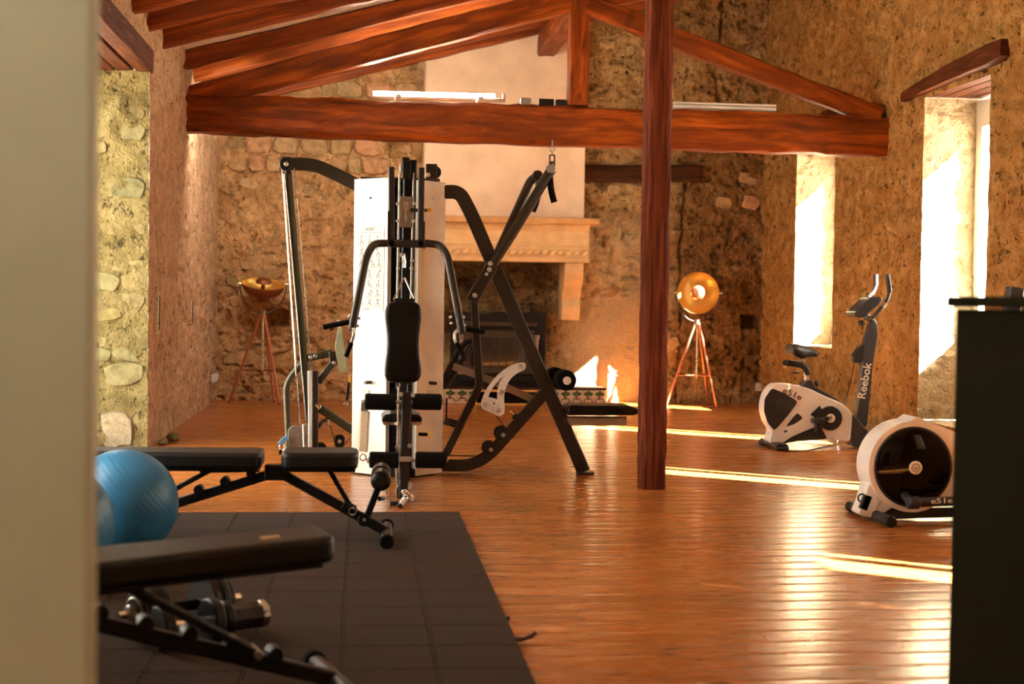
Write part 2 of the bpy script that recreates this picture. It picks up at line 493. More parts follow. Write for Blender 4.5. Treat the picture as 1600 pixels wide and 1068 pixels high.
class MB:
    def __init__(s):
        s.v, s.f, s.g = [], [], None

    def add(s, vs, fs):
        o = len(s.v)
        s.v += [V(p) for p in vs]
        s.f += [tuple(i + o for i in f) for f in fs]
        return s

    def box(s, c, dx, dy, dz, rot=None):
        c = V(c)
        vs = []
        for z in (-1, 1):
            for x, y in ((-1, -1), (1, -1), (1, 1), (-1, 1)):
                p = V((x * dx / 2, y * dy / 2, z * dz / 2))
                vs.append(c + (rot @ p if rot else p))
        return s.add(vs, [(3, 2, 1, 0), (4, 5, 6, 7), (0, 1, 5, 4), (1, 2, 6, 5), (2, 3, 7, 6), (3, 0, 4, 7)])

    def sweep(s, pts, prof, upv=None, cap=True, scale=None):
        pts = [V(p) for p in pts]
        n, k = len(pts), len(prof)
        vs, fs = [], []
        u = None
        for i, p in enumerate(pts):
            if i == 0:
                t = pts[1] - p
            elif i == n - 1:
                t = p - pts[-2]
            else:
                t = (pts[i + 1] - p).normalized() + (p - pts[i - 1]).normalized()
            t.normalize()
            if upv is not None:
                u = V(upv)
            elif u is None:
                u = V((0, 0, 1)) if abs(t.z) < 0.9 else V((0, 1, 0))
            u = (u - t * u.dot(t)).normalized()
            sd_ = t.cross(u)
            q = scale[i] if scale else 1.0
            for a, c in prof:
                vs.append(p + sd_ * a * q + u * c * q)
        for i in range(n - 1):
            for j in range(k):
                a, b2 = i * k + j, i * k + (j + 1) % k
                fs.append((a, b2, b2 + k, a + k))
        if cap:
            fs.append(tuple(reversed(range(k))))
            fs.append(tuple(range((n - 1) * k, n * k)))
        return s.add(vs, fs)

    def tube(s, pts, r, n=10, scale=None):
        return s.sweep(pts, [(r * math.cos(2 * math.pi * i / n), r * math.sin(2 * math.pi * i / n)) for i in range(n)], None, True, scale)

    def bar(s, pts, wd, ht, upv=(0, 0, 1), ch=None):
        ch = min(wd, ht) * 0.14 if ch is None else ch
        a, c = wd / 2, ht / 2
        prof = [(a - ch, -c), (a, -c + ch), (a, c - ch), (a - ch, c), (-a + ch, c), (-a, c - ch), (-a, -c + ch), (-a + ch, -c)]
        return s.sweep(pts, prof, upv)

    def lathe(s, prof, p0, axis, n=20, caps=True):
        ax = V(axis).normalized()
        q = ax.to_track_quat('Z', 'Y').to_matrix()
        p0 = V(p0)
        k = len(prof)
        vs, fs = [], []
        for i in range(n):
            a = 2 * math.pi * i / n
            for r_, t in prof:
                vs.append(p0 + q @ V((r_ * math.cos(a), r_ * math.sin(a), t)))
        for i in range(n):
            j = (i + 1) % n
            for m_ in range(k - 1):
                fs.append((i * k + m_, j * k + m_, j * k + m_ + 1, i * k + m_ + 1))
        if caps and prof[0][0] > 1e-6:
            fs.append(tuple(i * k for i in reversed(range(n))))
        if caps and prof[-1][0] > 1e-6:
            fs.append(tuple(i * k + k - 1 for i in range(n)))
        return s.add(vs, fs)

    def cyl(s, p0, p1, r_, n=16, ch=None):
        p0, p1 = V(p0), V(p1)
        L = (p1 - p0).length
        ch = min(r_ * 0.15, L * 0.2) if ch is None else ch
        return s.lathe([(r_ - ch, 0), (r_, ch), (r_, L - ch), (r_ - ch, L)], p0, p1 - p0, n)

    def prism(s, poly, off):
        poly = [V(p) for p in poly]
        off = V(off)
        n = len(poly)
        vs = poly + [p + off for p in poly]
        fs = [tuple(range(n)), tuple(reversed(range(n, 2 * n)))]
        for i in range(n):
            j = (i + 1) % n
            fs.append((i, i + n, j + n, j))
        return s.add(vs, fs)

    def ball(s, c, r_, sx=1, sy=1, sz=1, nu=20, nv=12):
        vs, fs = [], []
        c = V(c)
        for j in range(1, nv):
            ph = math.pi * j / nv
            for i in range(nu):
                th = 2 * math.pi * i / nu
                vs.append(c + V((r_ * sx * math.sin(ph) * math.cos(th), r_ * sy * math.sin(ph) * math.sin(th), r_ * sz * math.cos(ph))))
        t = len(vs)
        vs += [c + V((0, 0, r_ * sz)), c - V((0, 0, r_ * sz))]
        for j in range(nv - 2):
            for i in range(nu):
                a, b2 = j * nu + i, j * nu + (i + 1) % nu
                fs.append((a, a + nu, b2 + nu, b2))
        for i in range(nu):
            fs.append((t, i, (i + 1) % nu))
            fs.append((t + 1, (nv - 2) * nu + (i + 1) % nu, (nv - 2) * nu + i))
        return s.add(vs, fs)

    def torus(s, c, axis, R_, r_, n=24, k=8, a0=0, a1=2 * math.pi):
        q = V(axis).normalized().to_track_quat('Z', 'Y').to_matrix()
        pts = [V(c) + q @ V((R_ * math.cos(a0 + (a1 - a0) * i / n), R_ * math.sin(a0 + (a1 - a0) * i / n), 0)) for i in range(n + 1)]
        return s.tube(pts, r_, k)

    def mesh(s, name, inv=None, sharp=35):
        me = bpy.data.meshes.new(name)
        vs = [(inv @ p) if inv else p for p in s.v]
        me.from_pydata([tuple(p) for p in vs], [], s.f)
        if s.g:
            a = me.attributes.new('grain', 'FLOAT_VECTOR', 'POINT')
            a.data.foreach_set('vector', [x for g in s.g for x in g])
        bm_ = bmesh.new()
        bm_.from_mesh(me)
        bmesh.ops.recalc_face_normals(bm_, faces=bm_.faces)
        bm_.to_mesh(me)
        bm_.free()
        me.shade_smooth()
        me.set_sharp_from_angle(angle=R(sharp))
        return me

    def build(s, name, mat, parent=None, local=False, bevel=0.0, sharp=35, seg=2, kind=None):
        root = parent
        while root is not None and root.parent is not None:
            root = root.parent
        inv = WORLD[root.name].inverted() if (root is not None and not local and root.name in WORLD) else None
        me = s.mesh(name, inv, sharp)
        me.materials.append(mat)
        o = bpy.data.objects.new(name, me)
        COL.objects.link(o)
        if parent is not None:
            o.parent = parent
        if bevel:
            md = o.modifiers.new('edge', 'BEVEL')
            md.width = bevel
            md.segments = seg
            md.limit_method = 'ANGLE'
            md.angle_limit = R(40)
        if kind:
            o['kind'] = kind
        return o


def text(name, s_, size, origin, xdir, ydir, mat, parent, depth=0.001, align='CENTER', sx=1.0):
    cu = bpy.data.curves.new(name, 'FONT')
    cu.body = s_
    cu.size = size
    cu.extrude = depth
    cu.align_x = align
    cu.align_y = 'CENTER'
    cu.resolution_u = 3
    cu.offset = size * 0.012
    tmp = bpy.data.objects.new(name, cu)
    COL.objects.link(tmp)
    bpy.context.view_layer.update()
    me = bpy.data.meshes.new_from_object(tmp.evaluated_get(bpy.context.evaluated_depsgraph_get()))
    bpy.data.objects.remove(tmp)
    bpy.data.curves.remove(cu)
    x, y = V(xdir).normalized(), V(ydir).normalized()
    z = x.cross(y).normalized()
    mt = Matrix(((x.x * sx, y.x, z.x, origin[0]), (x.y * sx, y.y, z.y, origin[1]), (x.z * sx, y.z, z.z, origin[2]), (0, 0, 0, 1)))
    root = parent
    while root is not None and root.parent is not None:
        root = root.parent
    if root is not None and root.name in WORLD:
        mt = WORLD[root.name].inverted() @ mt
    me.transform(mt)
    me.materials.clear()
    me.materials.append(mat)
    o = bpy.data.objects.new(name, me)
    COL.objects.link(o)
    o.parent = parent
    return o


# ------------------------------------------------------------------ noise on grids
_rs = np.random.RandomState(7)
_TAB = _rs.rand(256, 256)


def vn(x, y, seed=0):
    x = np.asarray(x) + seed * 17.37
    y = np.asarray(y) + seed * 9.71
    xi, yi = np.floor(x).astype(int), np.floor(y).astype(int)
    fx, fy = x - xi, y - yi
    fx, fy = fx * fx * (3 - 2 * fx), fy * fy * (3 - 2 * fy)
    a, b_, c, d = _TAB[xi % 256, yi % 256], _TAB[(xi + 1) % 256, yi % 256], _TAB[xi % 256, (yi + 1) % 256], _TAB[(xi + 1) % 256, (yi + 1) % 256]
    return (a * (1 - fx) + b_ * fx) * (1 - fy) + (c * (1 - fx) + d * fx) * fy


def fbm(x, y, seed=0, o=4):
    s_, a, t = 0.0, 0.5, 0.0
    for i in range(o):
        s_ = s_ + a * vn(x * 2 ** i, y * 2 ** i, seed + i * 3)
        t += a
        a *= 0.55
    return s_ / t


def sst(x, a, b_):
    t = np.clip((x - a) / (b_ - a), 0, 1)
    return t * t * (3 - 2 * t)


def rough(u, v, seed):
    d = 0.050 * (fbm(u * 1.1, v * 1.1, seed) - 0.5) + 0.066 * (fbm(u * 5, v * 6, seed + 20) - 0.5) + 0.030 * (fbm(u * 19, v * 22, seed + 40, 3) - 0.5)
    pit = sst(fbm(u * 11, v * 15, seed + 60, 3), 0.60, 0.74)
    return d - 0.045 * pit


def jag(v, seed):
    return 0.030 * (fbm(v * 5.0, v * 0 + 3.3, seed, 4) - 0.5) * 2


def breaks(lo, hi, cuts, res):
    """cuts: list of coordinates that get a grid line; res: function(mid) -> cell size"""
    e = sorted({lo, hi, *[c for c in cuts if lo < c < hi]})
    out = []
    for a, b_ in zip(e[:-1], e[1:]):
        n = max(1, int(math.ceil((b_ - a) / res((a + b_) / 2))))
        out.append(np.linspace(a, b_, n, endpoint=False))
    out.append(np.array([hi]))
    return np.concatenate(out)


def grid_mesh(name, us, vs, pos, keep, mat, parent=None, kind=None):
    nu, nv = len(us), len(vs)
    U, W = np.meshgrid(us, vs, indexing='ij')
    P = pos(U, W).reshape(-1, 3)
    uc, vc = np.meshgrid((us[:-1] + us[1:]) / 2, (vs[:-1] + vs[1:]) / 2, indexing='ij')
    idx = np.arange(nu * nv).reshape(nu, nv)
    q = np.stack([idx[:-1, :-1], idx[1:, :-1], idx[1:, 1:], idx[:-1, 1:]], -1)
    q = q[keep(uc, vc)] if keep is not None else q.reshape(-1, 4)
    used = np.unique(q)
    re_ = np.full(nu * nv, -1)
    re_[used] = np.arange(len(used))
    q = re_[q]
    P = P[used]
    me = bpy.data.meshes.new(name)
    me.vertices.add(len(P))
    me.vertices.foreach_set('co', P.astype(np.float32).ravel())
    me.loops.add(q.size)
    me.loops.foreach_set('vertex_index', q.astype(np.int32).ravel())
    me.polygons.add(len(q))
    me.polygons.foreach_set('loop_start', np.arange(0, q.size, 4, dtype=np.int32))
    me.update(calc_edges=True)
    me.validate()
    me.shade_smooth()
    me.materials.append(mat)
    o = bpy.data.objects.new(name, me)
    COL.objects.link(o)
    if parent is not None:
        o.parent = parent
    if kind:
        o['kind'] = kind
    return o


def roof_z(x):
    return 3.40 + 0.27 * (x - XL)       # underside of the boards


# ------------------------------------------------------------------ right wall with four deep windows
WIN = [(c - 0.645, c + 0.645, sill) for c, sill in zip(RIGHT_C, (0.75, 0.75, 0.22, 0.75))]
WTOP = 2.97


def right_pos(U, W):
    d = rough(U, W, 3)
    du = np.zeros_like(U)
    for a, b_, s0 in WIN:
        inz = (W > s0 - 0.15) & (W < WTOP + 0.15)
        dist = np.maximum(np.maximum(a - U, U - b_), np.maximum(s0 - W, W - WTOP))
        d = d * np.where(dist < 0.08, np.clip(dist / 0.08, 0, 1), 1)
        for e, sd_ in ((a, 5), (b_, 6)):
            near = np.clip(1 - np.abs(U - e) / 0.12, 0, 1) * inz
            du = du + near * jag(W, sd_)
    # gouges
    for gu, gz, su, sz, dp in ((13.72, 3.70, 0.10, 0.12, 0.09), (12.2, 3.85, 0.09, 0.14, 0.07), (12.9, 3.3, 0.06, 0.05, 0.05), (15.6, 2.4, 0.1, 0.04, 0.05), (13.1, 0.95, 0.12, 0.06, 0.05)):
        d = d - dp * np.exp(-((U - gu) / su) ** 2 - ((W - gz) / sz) ** 2) * (0.6 + fbm(U * 20, W * 20, 9))
    return np.stack([XR - d, U + du, W], -1)


def right_keep(u, v):
    k = np.ones_like(u, bool)
    for a, b_, s0 in WIN:
        k &= ~((u > a) & (u < b_) & (v > s0) & (v < WTOP))
    return k


us = breaks(YN - 0.2, YF + 0.2, [x for a, b_, s in WIN for x in (a, b_)] + [9.4], lambda y: 0.03 if y > 9.4 else 0.12)
vs = breaks(-0.05, 5.35, [0.22, 0.75, WTOP], lambda z: 0.022)
wall_right = grid_mesh('wall_right', us, vs, right_pos, right_keep, M['wall_right'], kind='structure')
XO = 5.28
for i, (a, b_, s0) in enumerate(WIN):
    fine = 0.02 if a > 9 else 0.06
    c = RIGHT_C[i]
    un = breaks(0, XO - XR, [], lambda q: fine)
    vn_ = breaks(s0, WTOP, [], lambda q: fine)

    def far_pos(U, W, b_=b_):
        t = np.clip(U / 0.06, 0, 1) * np.clip((XO - XR - U) / 0.06, 0, 1)
        d = rough(U + 7, W, 11) * 0.45 * t + jag(W, 6) * np.clip(1 - U / 0.15, 0, 1)
        return np.stack([XR + U, b_ + d, W], -1)

    def near_pos(U, W, a=a, c=c):
        k = np.clip(U / (XO - XR), 0, 1)
        d = jag(W, 5) * np.clip(1 - U / 0.15, 0, 1)
        return np.stack([XR + U, a + d + k * ((c - 0.30) - a), W], -1)
    grid_mesh('reveal', un, vn_, far_pos, None, M['reveal'], wall_right)
    grid_mesh('reveal', un, vn_, near_pos, None, M['reveal'], wall_right)
    # sloping ledge under the window and the parapet behind it
    ul = breaks(a, b_, [], lambda q: 0.04)

    def sill_pos(U, W, s0=s0, a=a, b_=b_):
        return np.stack([XR + W, U, s0 + rough(U, W + 3, 13) * 0.6 * np.clip(W / 0.05, 0, 1)], -1)
    grid_mesh('window_ledge', ul, breaks(0, XO - XR, [], lambda q: 0.04), sill_pos, None, M['reveal'], wall_right)

    def par_pos(U, W):
        return np.stack([XO - 0.03 - rough(U, W, 14) * 0.5, U, W], -1)
    grid_mesh('parapet', ul, breaks(s0 - 0.02, 0.97, [], lambda q: 0.04), par_pos, None, M['reveal'], wall_right)

    # wooden head: planks over the opening
    mb_sets = []
    for k in range(4):
        x0 = XR + 0.005 + k * 0.135
        mb = MB().box((x0 + 0.065, (a + b_) / 2, WTOP + 0.05), 0.125, b_ - a + 0.25, 0.09)
        mb.g = [(p.y, p.x, p.z) for p in mb.v]
        mb.build('lintel_plank', M['lintel'], wall_right, bevel=0.006)
    # window itself
    win = bpy.data.objects.new('window_%d' % (i + 1), None)
    COL.objects.link(win)
    win['kind'] = 'structure'
    WORLD[win.name] = Matrix.Identity(4)
    y0, y1, z0, z1 = c - 0.30, b_ + 0.0, 0.95, WTOP - 0.02
    X = XO - 0.03
    head = 2.72
    MB().box((X - 0.01, y0 + 0.03, (z0 + z1) / 2), 0.06, 0.07, z1 - z0).build('window_frame', M['frame_white'], win, bevel=0.006)
    MB().box((X - 0.01, y1 - 0.06, (z0 + z1) / 2), 0.06, 0.12, z1 - z0).build('window_frame', M['frame_white'], win, bevel=0.006)
    MB().box((X, (y0 + y1) / 2, (head + z1) / 2), 0.08, y1 - y0, z1 - head).build('window_frame', M['frame_white'], win, bevel=0.006)
    MB().box((X, (y0 + y1) / 2, z0 + 0.01), 0.10, y1 - y0, 0.09).build('window_frame', M['frame_white'], win, bevel=0.006)
    MB().box((X, c + 0.135, (z0 + head) / 2), 0.06, 0.095, head - z0 - 0.05).build('mullion', M['frame_white'], win, bevel=0.005)
    for q0, q1 in ((y0 + 0.065, c + 0.0875), (c + 0.1825, y1 - 0.12)):
        MB().box((X + 0.012, (q0 + q1) / 2, (z0 + head) / 2 + 0.03), 0.006, q1 - q0, head - z0 - 0.06).build('pane', M['glass'], win)
# the crooked old lintels that show on the face of the wall
for i, (a, b_, s0) in enumerate(WIN):
    if i < 2:
        continue
    pts = [(XR - 0.02, b_ + 0.42, WTOP + 0.06), (XR - 0.03, b_ + 0.1, WTOP + 0.075), (XR - 0.035, (a + b_) / 2, WTOP + 0.11), (XR - 0.03, a - 0.1, WTOP + 0.13), (XR - 0.02, a - 0.30, WTOP + 0.15)]
    mb = MB()
    prof = [(0.045, -0.055), (0.05, 0.0), (0.04, 0.06), (-0.04, 0.06), (-0.05, 0.0), (-0.045, -0.055)]
    mb.sweep(pts, prof, (0, 0, 1), True, [0.7, 0.85, 1.15, 1.35, 1.1])
    mb.g = [(p.y, p.x, p.z) for p in mb.v]
    mb.build('lintel', M['lintel'], wall_right)


# ------------------------------------------------------------------ left wall
LTOP = 2.94


def left_pos(U, W):
    d = rough(U, W, 31) * 0.75
    du = np.zeros_like(U)
    for a, b_ in LEFT_W:
        dist = np.maximum(np.maximum(a - U, U - b_), W - LTOP)
        d = d * np.where(dist < 0.08, np.clip(dist / 0.08, 0, 1), 1)
        for e, sd_ in ((a, 35), (b_, 36)):
            near = np.clip(1 - np.abs(U - e) / 0.12, 0, 1) * (W < LTOP + 0.15)
            du = du + near * jag(W, sd_) * 0.8
    # wall head steps up and bulges towards the tie beam
    d = d + 0.05 * np.exp(-((U - 13.3) / 0.9) ** 2) * sst(W, 1.2, 3.0)
    return np.stack([XL + d, U + du, W], -1)


def left_keep(u, v):
    k = np.ones_like(u, bool)
    for a, b_ in LEFT_W:
        k &= ~((u > a) & (u < b_) & (v < LTOP))
    return k


us = breaks(YN - 0.2, YF + 0.2, [x for w_ in LEFT_W for x in w_] + [9.5], lambda y: 0.035 if y > 9.5 else 0.15)
vs = breaks(-0.05, 3.55, [LTOP], lambda z: 0.022)
wall_left = grid_mesh('wall_left', us, vs, left_pos, left_keep, M['wall_left'], kind='structure')
XLO = -2.18
for i, (a, b_) in enumerate(LEFT_W):
    fine = 0.018 if a > 9 else 0.08
    un = breaks(0, XL - XLO, [], lambda q: fine)
    vn_ = breaks(-0.05, LTOP, [], lambda q: fine)

    def jf(U, W, b_=b_):
        t = np.clip(U / 0.06, 0, 1)
        d = rough(U + 5, W, 41) * 1.1 * t + jag(W, 36) * 0.8 * np.clip(1 - U / 0.15, 0, 1)
        return np.stack([XL - U, b_ + d, W], -1)

    def jn(U, W, a=a):
        d = jag(W, 35) * 0.8 * np.clip(1 - U / 0.15, 0, 1)
        return np.stack([XL - U, a + d, W], -1)
    grid_mesh('reveal', un, vn_, jf, None, M['jamb'], wall_left)
    grid_mesh('reveal', un, vn_, jn, None, M['jamb'], wall_left)
    for k in range(4):
        x0 = XL - 0.002 - k * 0.13
        wd = 0.122
        mb = MB().box((x0 - wd / 2 + (0.02 if k == 0 else 0), (a + b_) / 2 + 0.02, LTOP + 0.07 + (0.012 if k == 0 else 0)), wd, b_ - a + 0.12, 0.15 + (0.03 if k == 0 else 0))
        mb.g = [(p.y, p.x, p.z) for p in mb.v]
        mb.build('lintel_plank', M['lintel'], wall_left, bevel=0.008)
    win = bpy.data.objects.new('window_%d' % (i + 5), None)
    COL.objects.link(win)
    win['kind'] = 'structure'
    WORLD[win.name] = Matrix.Identity(4)
    X = XLO - 0.02
    for yy in (a + 0.03, (a + b_) / 2, b_ - 0.03):
        MB().box((X, yy, LTOP / 2), 0.07, 0.06, LTOP).build('window_frame', M['frame_white'], win, bevel=0.006)
    for zz in (0.04, LTOP - 0.04):
        MB().box((X, (a + b_) / 2, zz), 0.065, b_ - a, 0.08).build('window_frame', M['frame_white'], win, bevel=0.006)
    for q0, q1 in ((a + 0.06, (a + b_) / 2 - 0.03), ((a + b_) / 2 + 0.03, b_ - 0.06)):
        MB().box((X, (q0 + q1) / 2, LTOP / 2), 0.006, q1 - q0, LTOP - 0.16).build('pane', M['glass'], win)

# ------------------------------------------------------------------ back wall
HOLES = []
for x0, x1, y0, y1, dp in ((1158, 1188, 492, 513, 0.30), (416, 451, 483, 511, 0.26), (607, 645, 222, 246, 0.20)):
    p, q = at(x0, y1, YF), at(x1, y0, YF)
    HOLES.append((p.x, q.x, p.z, q.z, dp))
CR1, CR2 = at(1066, 400, YF).x, at(1124, 100, YF).x
zc1 = (at(1066, 520, YF).z, at(1066, 283, YF).z)
zc2 = (at(1124, 185, YF).z, 5.2)
zc3 = (at(1060, 520, YF).z - 0.9, at(1066, 520, YF).z)


def back_pos(U, W):
    calm = 1 - 0.75 * sst(U, 2.0, 2.3) * (1 - sst(U, 3.3, 3.6)) * (1 - sst(W, 1.0, 1.5))
    d = rough(U, W, 51) * 1.15 * calm
    d = d + 0.03 * calm * (sst(vn(U * 3.1, W * 4.7, 77), 0.55, 0.75))
    for cx, (za, zb), k in ((CR1, zc1, 70), (CR2, zc2, 71), (CR1 - 0.03, zc3, 72)):
        path = cx + 0.16 * (fbm(W * 2.2, W * 0 + 1.7, k, 4) - 0.5)
        wd = 0.011 + 0.010 * vn(W * 9, W * 0, k + 5)
        msk = sst(W, za, za + 0.06) * (1 - sst(W, zb - 0.06, zb))
        d = d - 0.07 * np.exp(-((U - path) / wd) ** 2) * msk
    jx, jz = 0.02 * (fbm(W * 8, U * 8, 90) - 0.5), 0.02 * (fbm(U * 8, W * 8, 91) - 0.5)
    for xa, xb, za, zb, dp in HOLES:
        ins = np.minimum(np.minimum(U + jx - xa, xb - U - jx), np.minimum(W + jz - za, zb - W - jz))
        d = d - dp * sst(ins, -0.006, 0.012)
    return np.stack([U, YF - d, W], -1)


us = breaks(XL - 0.2, XR + 0.2, [], lambda x: 0.013)
vs = breaks(-0.05, 5.3, [], lambda z: 0.0135)
wall_back = grid_mesh('wall_back', us, vs, back_pos, None, M['wall_back'], kind='structure')

# near wall behind the camera and the painted partition the photographer looks past
MB().box(((XL + XR) / 2, YN - 0.1, 2.6), XR - XL + 0.8, 0.2, 5.6).build('wall_near', M['plaster'], None, kind='structure')

# ------------------------------------------------------------------ stones set in the walls (each its own piece)
STONES = []
rnd = random.Random(4)
for k in range(8):
    n = 12
    mb = MB()
    ang = [2 * math.pi * (i + rnd.uniform(-0.28, 0.28)) / n for i in range(n)]

    def sq(a):
        cx, sx_ = math.cos(a), math.sin(a)
        q = (abs(cx) ** 6 + abs(sx_) ** 6) ** (-1 / 6)
        return q
    rad = [sq(a) * rnd.uniform(0.88, 1.03) for a in ang]
    rings = [(1.02, -0.6), (0.99, 0.35), (0.90, 0.9)]
    vs_ = []
    for s_, z in rings:
        for a, r_ in zip(ang, rad):
            vs_.append((0.5 * s_ * r_ * math.cos(a), 0.5 * s_ * r_ * math.sin(a), z + (rnd.uniform(-0.16, 0.16) if z > 0 else 0)))
    vs_.append((0, 0, 1.0))
    fs_ = []
    for j in range(2):
        for i in range(n):
            i2 = (i + 1) % n
            fs_.append((j * n + i, j * n + i2, (j + 1) * n + i2, (j + 1) * n + i))
    for i in range(n):
        fs_.append((2 * n + i, 2 * n + (i + 1) % n, 3 * n))
    mb.add(vs_, fs_)
    STONES.append(mb.mesh('stone', None, 60))


def stone(parent, p, nrm, updir, sw, sh, sdp, mat, rot=0.0):
    o = bpy.data.objects.new('stone', None) if False else bpy.data.objects.new('stone', STONES[rnd.randrange(8)])
    z = V(nrm).normalized()
    y = V(updir).normalized()
    x = y.cross(z)
    mt = Matrix((x, y, z)).transposed().to_4x4()
    o.matrix_world = Matrix.Translation(V(p)) @ mt @ Matrix.Rotation(rot, 4, 'Z') @ Matrix.Diagonal((sw, sh, sdp, 1))
    if not o.data.materials:
        o.data.materials.append(mat)
    COL.objects.link(o)
    o.parent = parent
    o.material_slots[0].link = 'OBJECT'
    o.material_slots[0].material = mat
    return o


def in_hole(x, z, m_=0.06):
    return any(a - m_ < x < b_ + m_ and c - m_ < z < d + m_ for a, b_, c, d, _ in HOLES)


# laid courses high on the left of the back wall
z = 2.62
while z < 4.05:
    h_ = rnd.uniform(0.17, 0.27)
    x = XL + 0.10
    while x < 0.66:
        w_ = rnd.uniform(0.14, 0.36)
        hh = h_
        if not in_hole(x + w_ / 2, z + h_ / 2, 0.12) and z + h_ < roof_z(x):
            if w_ < 0.2 and rnd.random() < 0.6:
                stone(wall_back, (x + w_ / 2, YF, z + h_ * 0.27), (0, -1, 0), (0, 0, 1), w_ * 0.94, h_ * 0.48, 0.035, M['stone_back'], rnd.uniform(-0.08, 0.08))
                stone(wall_back, (x + w_ / 2, YF, z + h_ * 0.76), (0, -1, 0), (0, 0, 1), w_ * 0.9, h_ * 0.42, 0.04, M['stone_back'], rnd.uniform(-0.08, 0.08))
            else:
                stone(wall_back, (x + w_ / 2, YF, z + h_ / 2), (0, -1, 0), (0, 0, 1), w_ * 0.95, h_ * 0.93, 0.042, M['stone_back'], rnd.uniform(-0.05, 0.05))
        x += w_
    z += h_
# single stones showing through the render
for (x0, x1, z0, z1, n) in ((XL + 0.1, 0.0, 0.1, 2.5, 34), (2.75, 4.65, 1.3, 4.5, 9), (3.3, 3.9, 0.05, 0.9, 4)):
    for k in range(n):
        x, z = rnd.uniform(x0, x1), rnd.uniform(z0, z1)
        if in_hole(x, z, 0.2) or (2.1 < x < 3.4 and z < 1.3):
            continue
        stone(wall_back, (x, YF + 0.006, z), (0, -1, 0), (0, 0, 1), rnd.uniform(0.12, 0.36), rnd.uniform(0.08, 0.2), 0.022, M['stone_back'], rnd.uniform(-0.3, 0.3))
for k in range(0):
    stone(wall_right, (XR - 0.0 + 0.008, rnd.uniform(12.1, 14.0), rnd.uniform(0.1, 4.2)), (-1, 0, 0), (0, 0, 1), rnd.uniform(0.12, 0.3), rnd.uniform(0.06, 0.15), 0.03, M['stone'], rnd.uniform(-0.4, 0.4))
# the jamb of the left window: stones in courses
z = 0.0
while z < LTOP - 0.1:
    h_ = rnd.uniform(0.09, 0.20)
    x = XL - 0.02
    while x > XLO + 0.1:
        w_ = rnd.uniform(0.14, 0.32)
        if rnd.random() < 0.42:
            stone(wall_left, (x - w_ / 2, LEFT_W[-1][1] + 0.012, z + h_ / 2), (0, -1, 0), (0, 0, 1), w_ * 1.0, h_ * 0.95, 0.022, M['stone_jamb'], rnd.uniform(-0.12, 0.12))
        x -= w_
    z += h_
q = onp(182, 672, (0, LEFT_W[-1][1] - 0.02, 0), V((0, -1, 0)))
pa_ = stone(wall_left, (q.x, LEFT_W[-1][1] + 0.01, 0.14), (0, -1, 0), (0, 0, 1), 0.26, 0.30, 0.035, M['reveal'], 0.2)
pa_.name = 'plaster_patch'
# two vertical slots with pale plates in the left wall
for px, py0, py1 in ((247, 455, 522), (299, 466, 508)):
    n = V((1, 0, 0))
    p0, p1 = onp(px, py0, (XL + 0.015, 0, 0), n), onp(px, py1, (XL + 0.015, 0, 0), n)
    y, za, zb = p0.y, p1.z, p0.z
    o = MB().box((XL + 0.012, y, (za + zb) / 2), 0.03, 0.10, zb - za).build('slot_plate', M['brass'], wall_left, bevel=0.004)
    MB().box((XL + 0.024, y, (za + zb) / 2), 0.012, 0.045, (zb - za) * 0.8).build('slot', M['black'], o)

# ------------------------------------------------------------------ floor: varnished boards laid across the room
floor = MB().box(((XL + XR) / 2, (YN + YF) / 2, -0.06), XR - XL + 1.2, YF - YN + 0.4, 0.06).build('floor', M['darkwood'], None, kind='structure')
PW = 0.168
PLANKS = {}


def plank_mesh(L, seed):
    key = (L, seed)
    if key in PLANKS:
        return PLANKS[key]
    mb = MB()
    r_ = random.Random(seed)
    cup = r_.uniform(0.00003, 0.00022) * r_.choice((1, 1, 1, -1))
    hw = PW / 2 - 0.0004
    top = [-1, -0.97, -0.6, -0.2, 0.2, 0.6, 0.97, 1]
    tilt = r_.uniform(-0.00012, 0.00012)
    prof = []
    for t in top:
        zz = cup * (1 - t * t) + tilt * t - (0.0005 if abs(t) == 1 else 0)
        prof.append((t * hw, zz))
    prof += [(hw, -0.03), (-hw, -0.03)]
    k = len(prof)
    vs_ = [(x, a, zz) for x in (-L / 2 + 0.0008, L / 2 - 0.0008) for a, zz in prof]
    fs_ = [(j, (j + 1) % k, (j + 1) % k + k, j + k) for j in range(k)] + [tuple(range(k)), tuple(range(k, 2 * k))]
    mb.add(vs_, fs_)
    mb.g = [(p.x, p.y, p.z) for p in mb.v]
    me = mb.mesh('plank', None, 30)
    me.materials.append(M['plank'])
    PLANKS[key] = me
    return me


y = 2.2
row = 0
while y < YF + 0.1:
    x = XL - 0.08
    lens = [2.2, 2.6, 3.2]
    first = True
    while x < XR + 0.06:
        L = rnd.choice(lens)
        if first and row % 2:
            L = 1.5
        first = False
        rem = XR + 0.08 - x
        if rem - L < 0.8:
            L = round(rem + 0.02, 2)
        me = plank_mesh(round(L, 1) if L in (1.5, 2.2, 2.6, 3.2) else round(L * 2) / 2 + 0.5, rnd.randrange(3))
        Lr = me.vertices[-1].co.x * 2
        o = bpy.data.objects.new('plank', me)
        o.location = (x + Lr / 2, y + PW / 2, 0)
        COL.objects.link(o)
        o.parent = floor
        x += Lr + 0.0016
    y += PW
    row += 1
mb = MB()
yy = YN
while yy < 2.2 - 1e-6:
    e = min(yy + PW, 2.2)
    mb.box(((XL + XR) / 2, (yy + e) / 2, -0.015), XR - XL + 0.1, e - yy - 0.0015, 0.03)
    yy = e
mb.g = [(p.x, p.y, p.z) for p in mb.v]
mb.build('floor_boards', M['plank'], floor, kind='stuff')

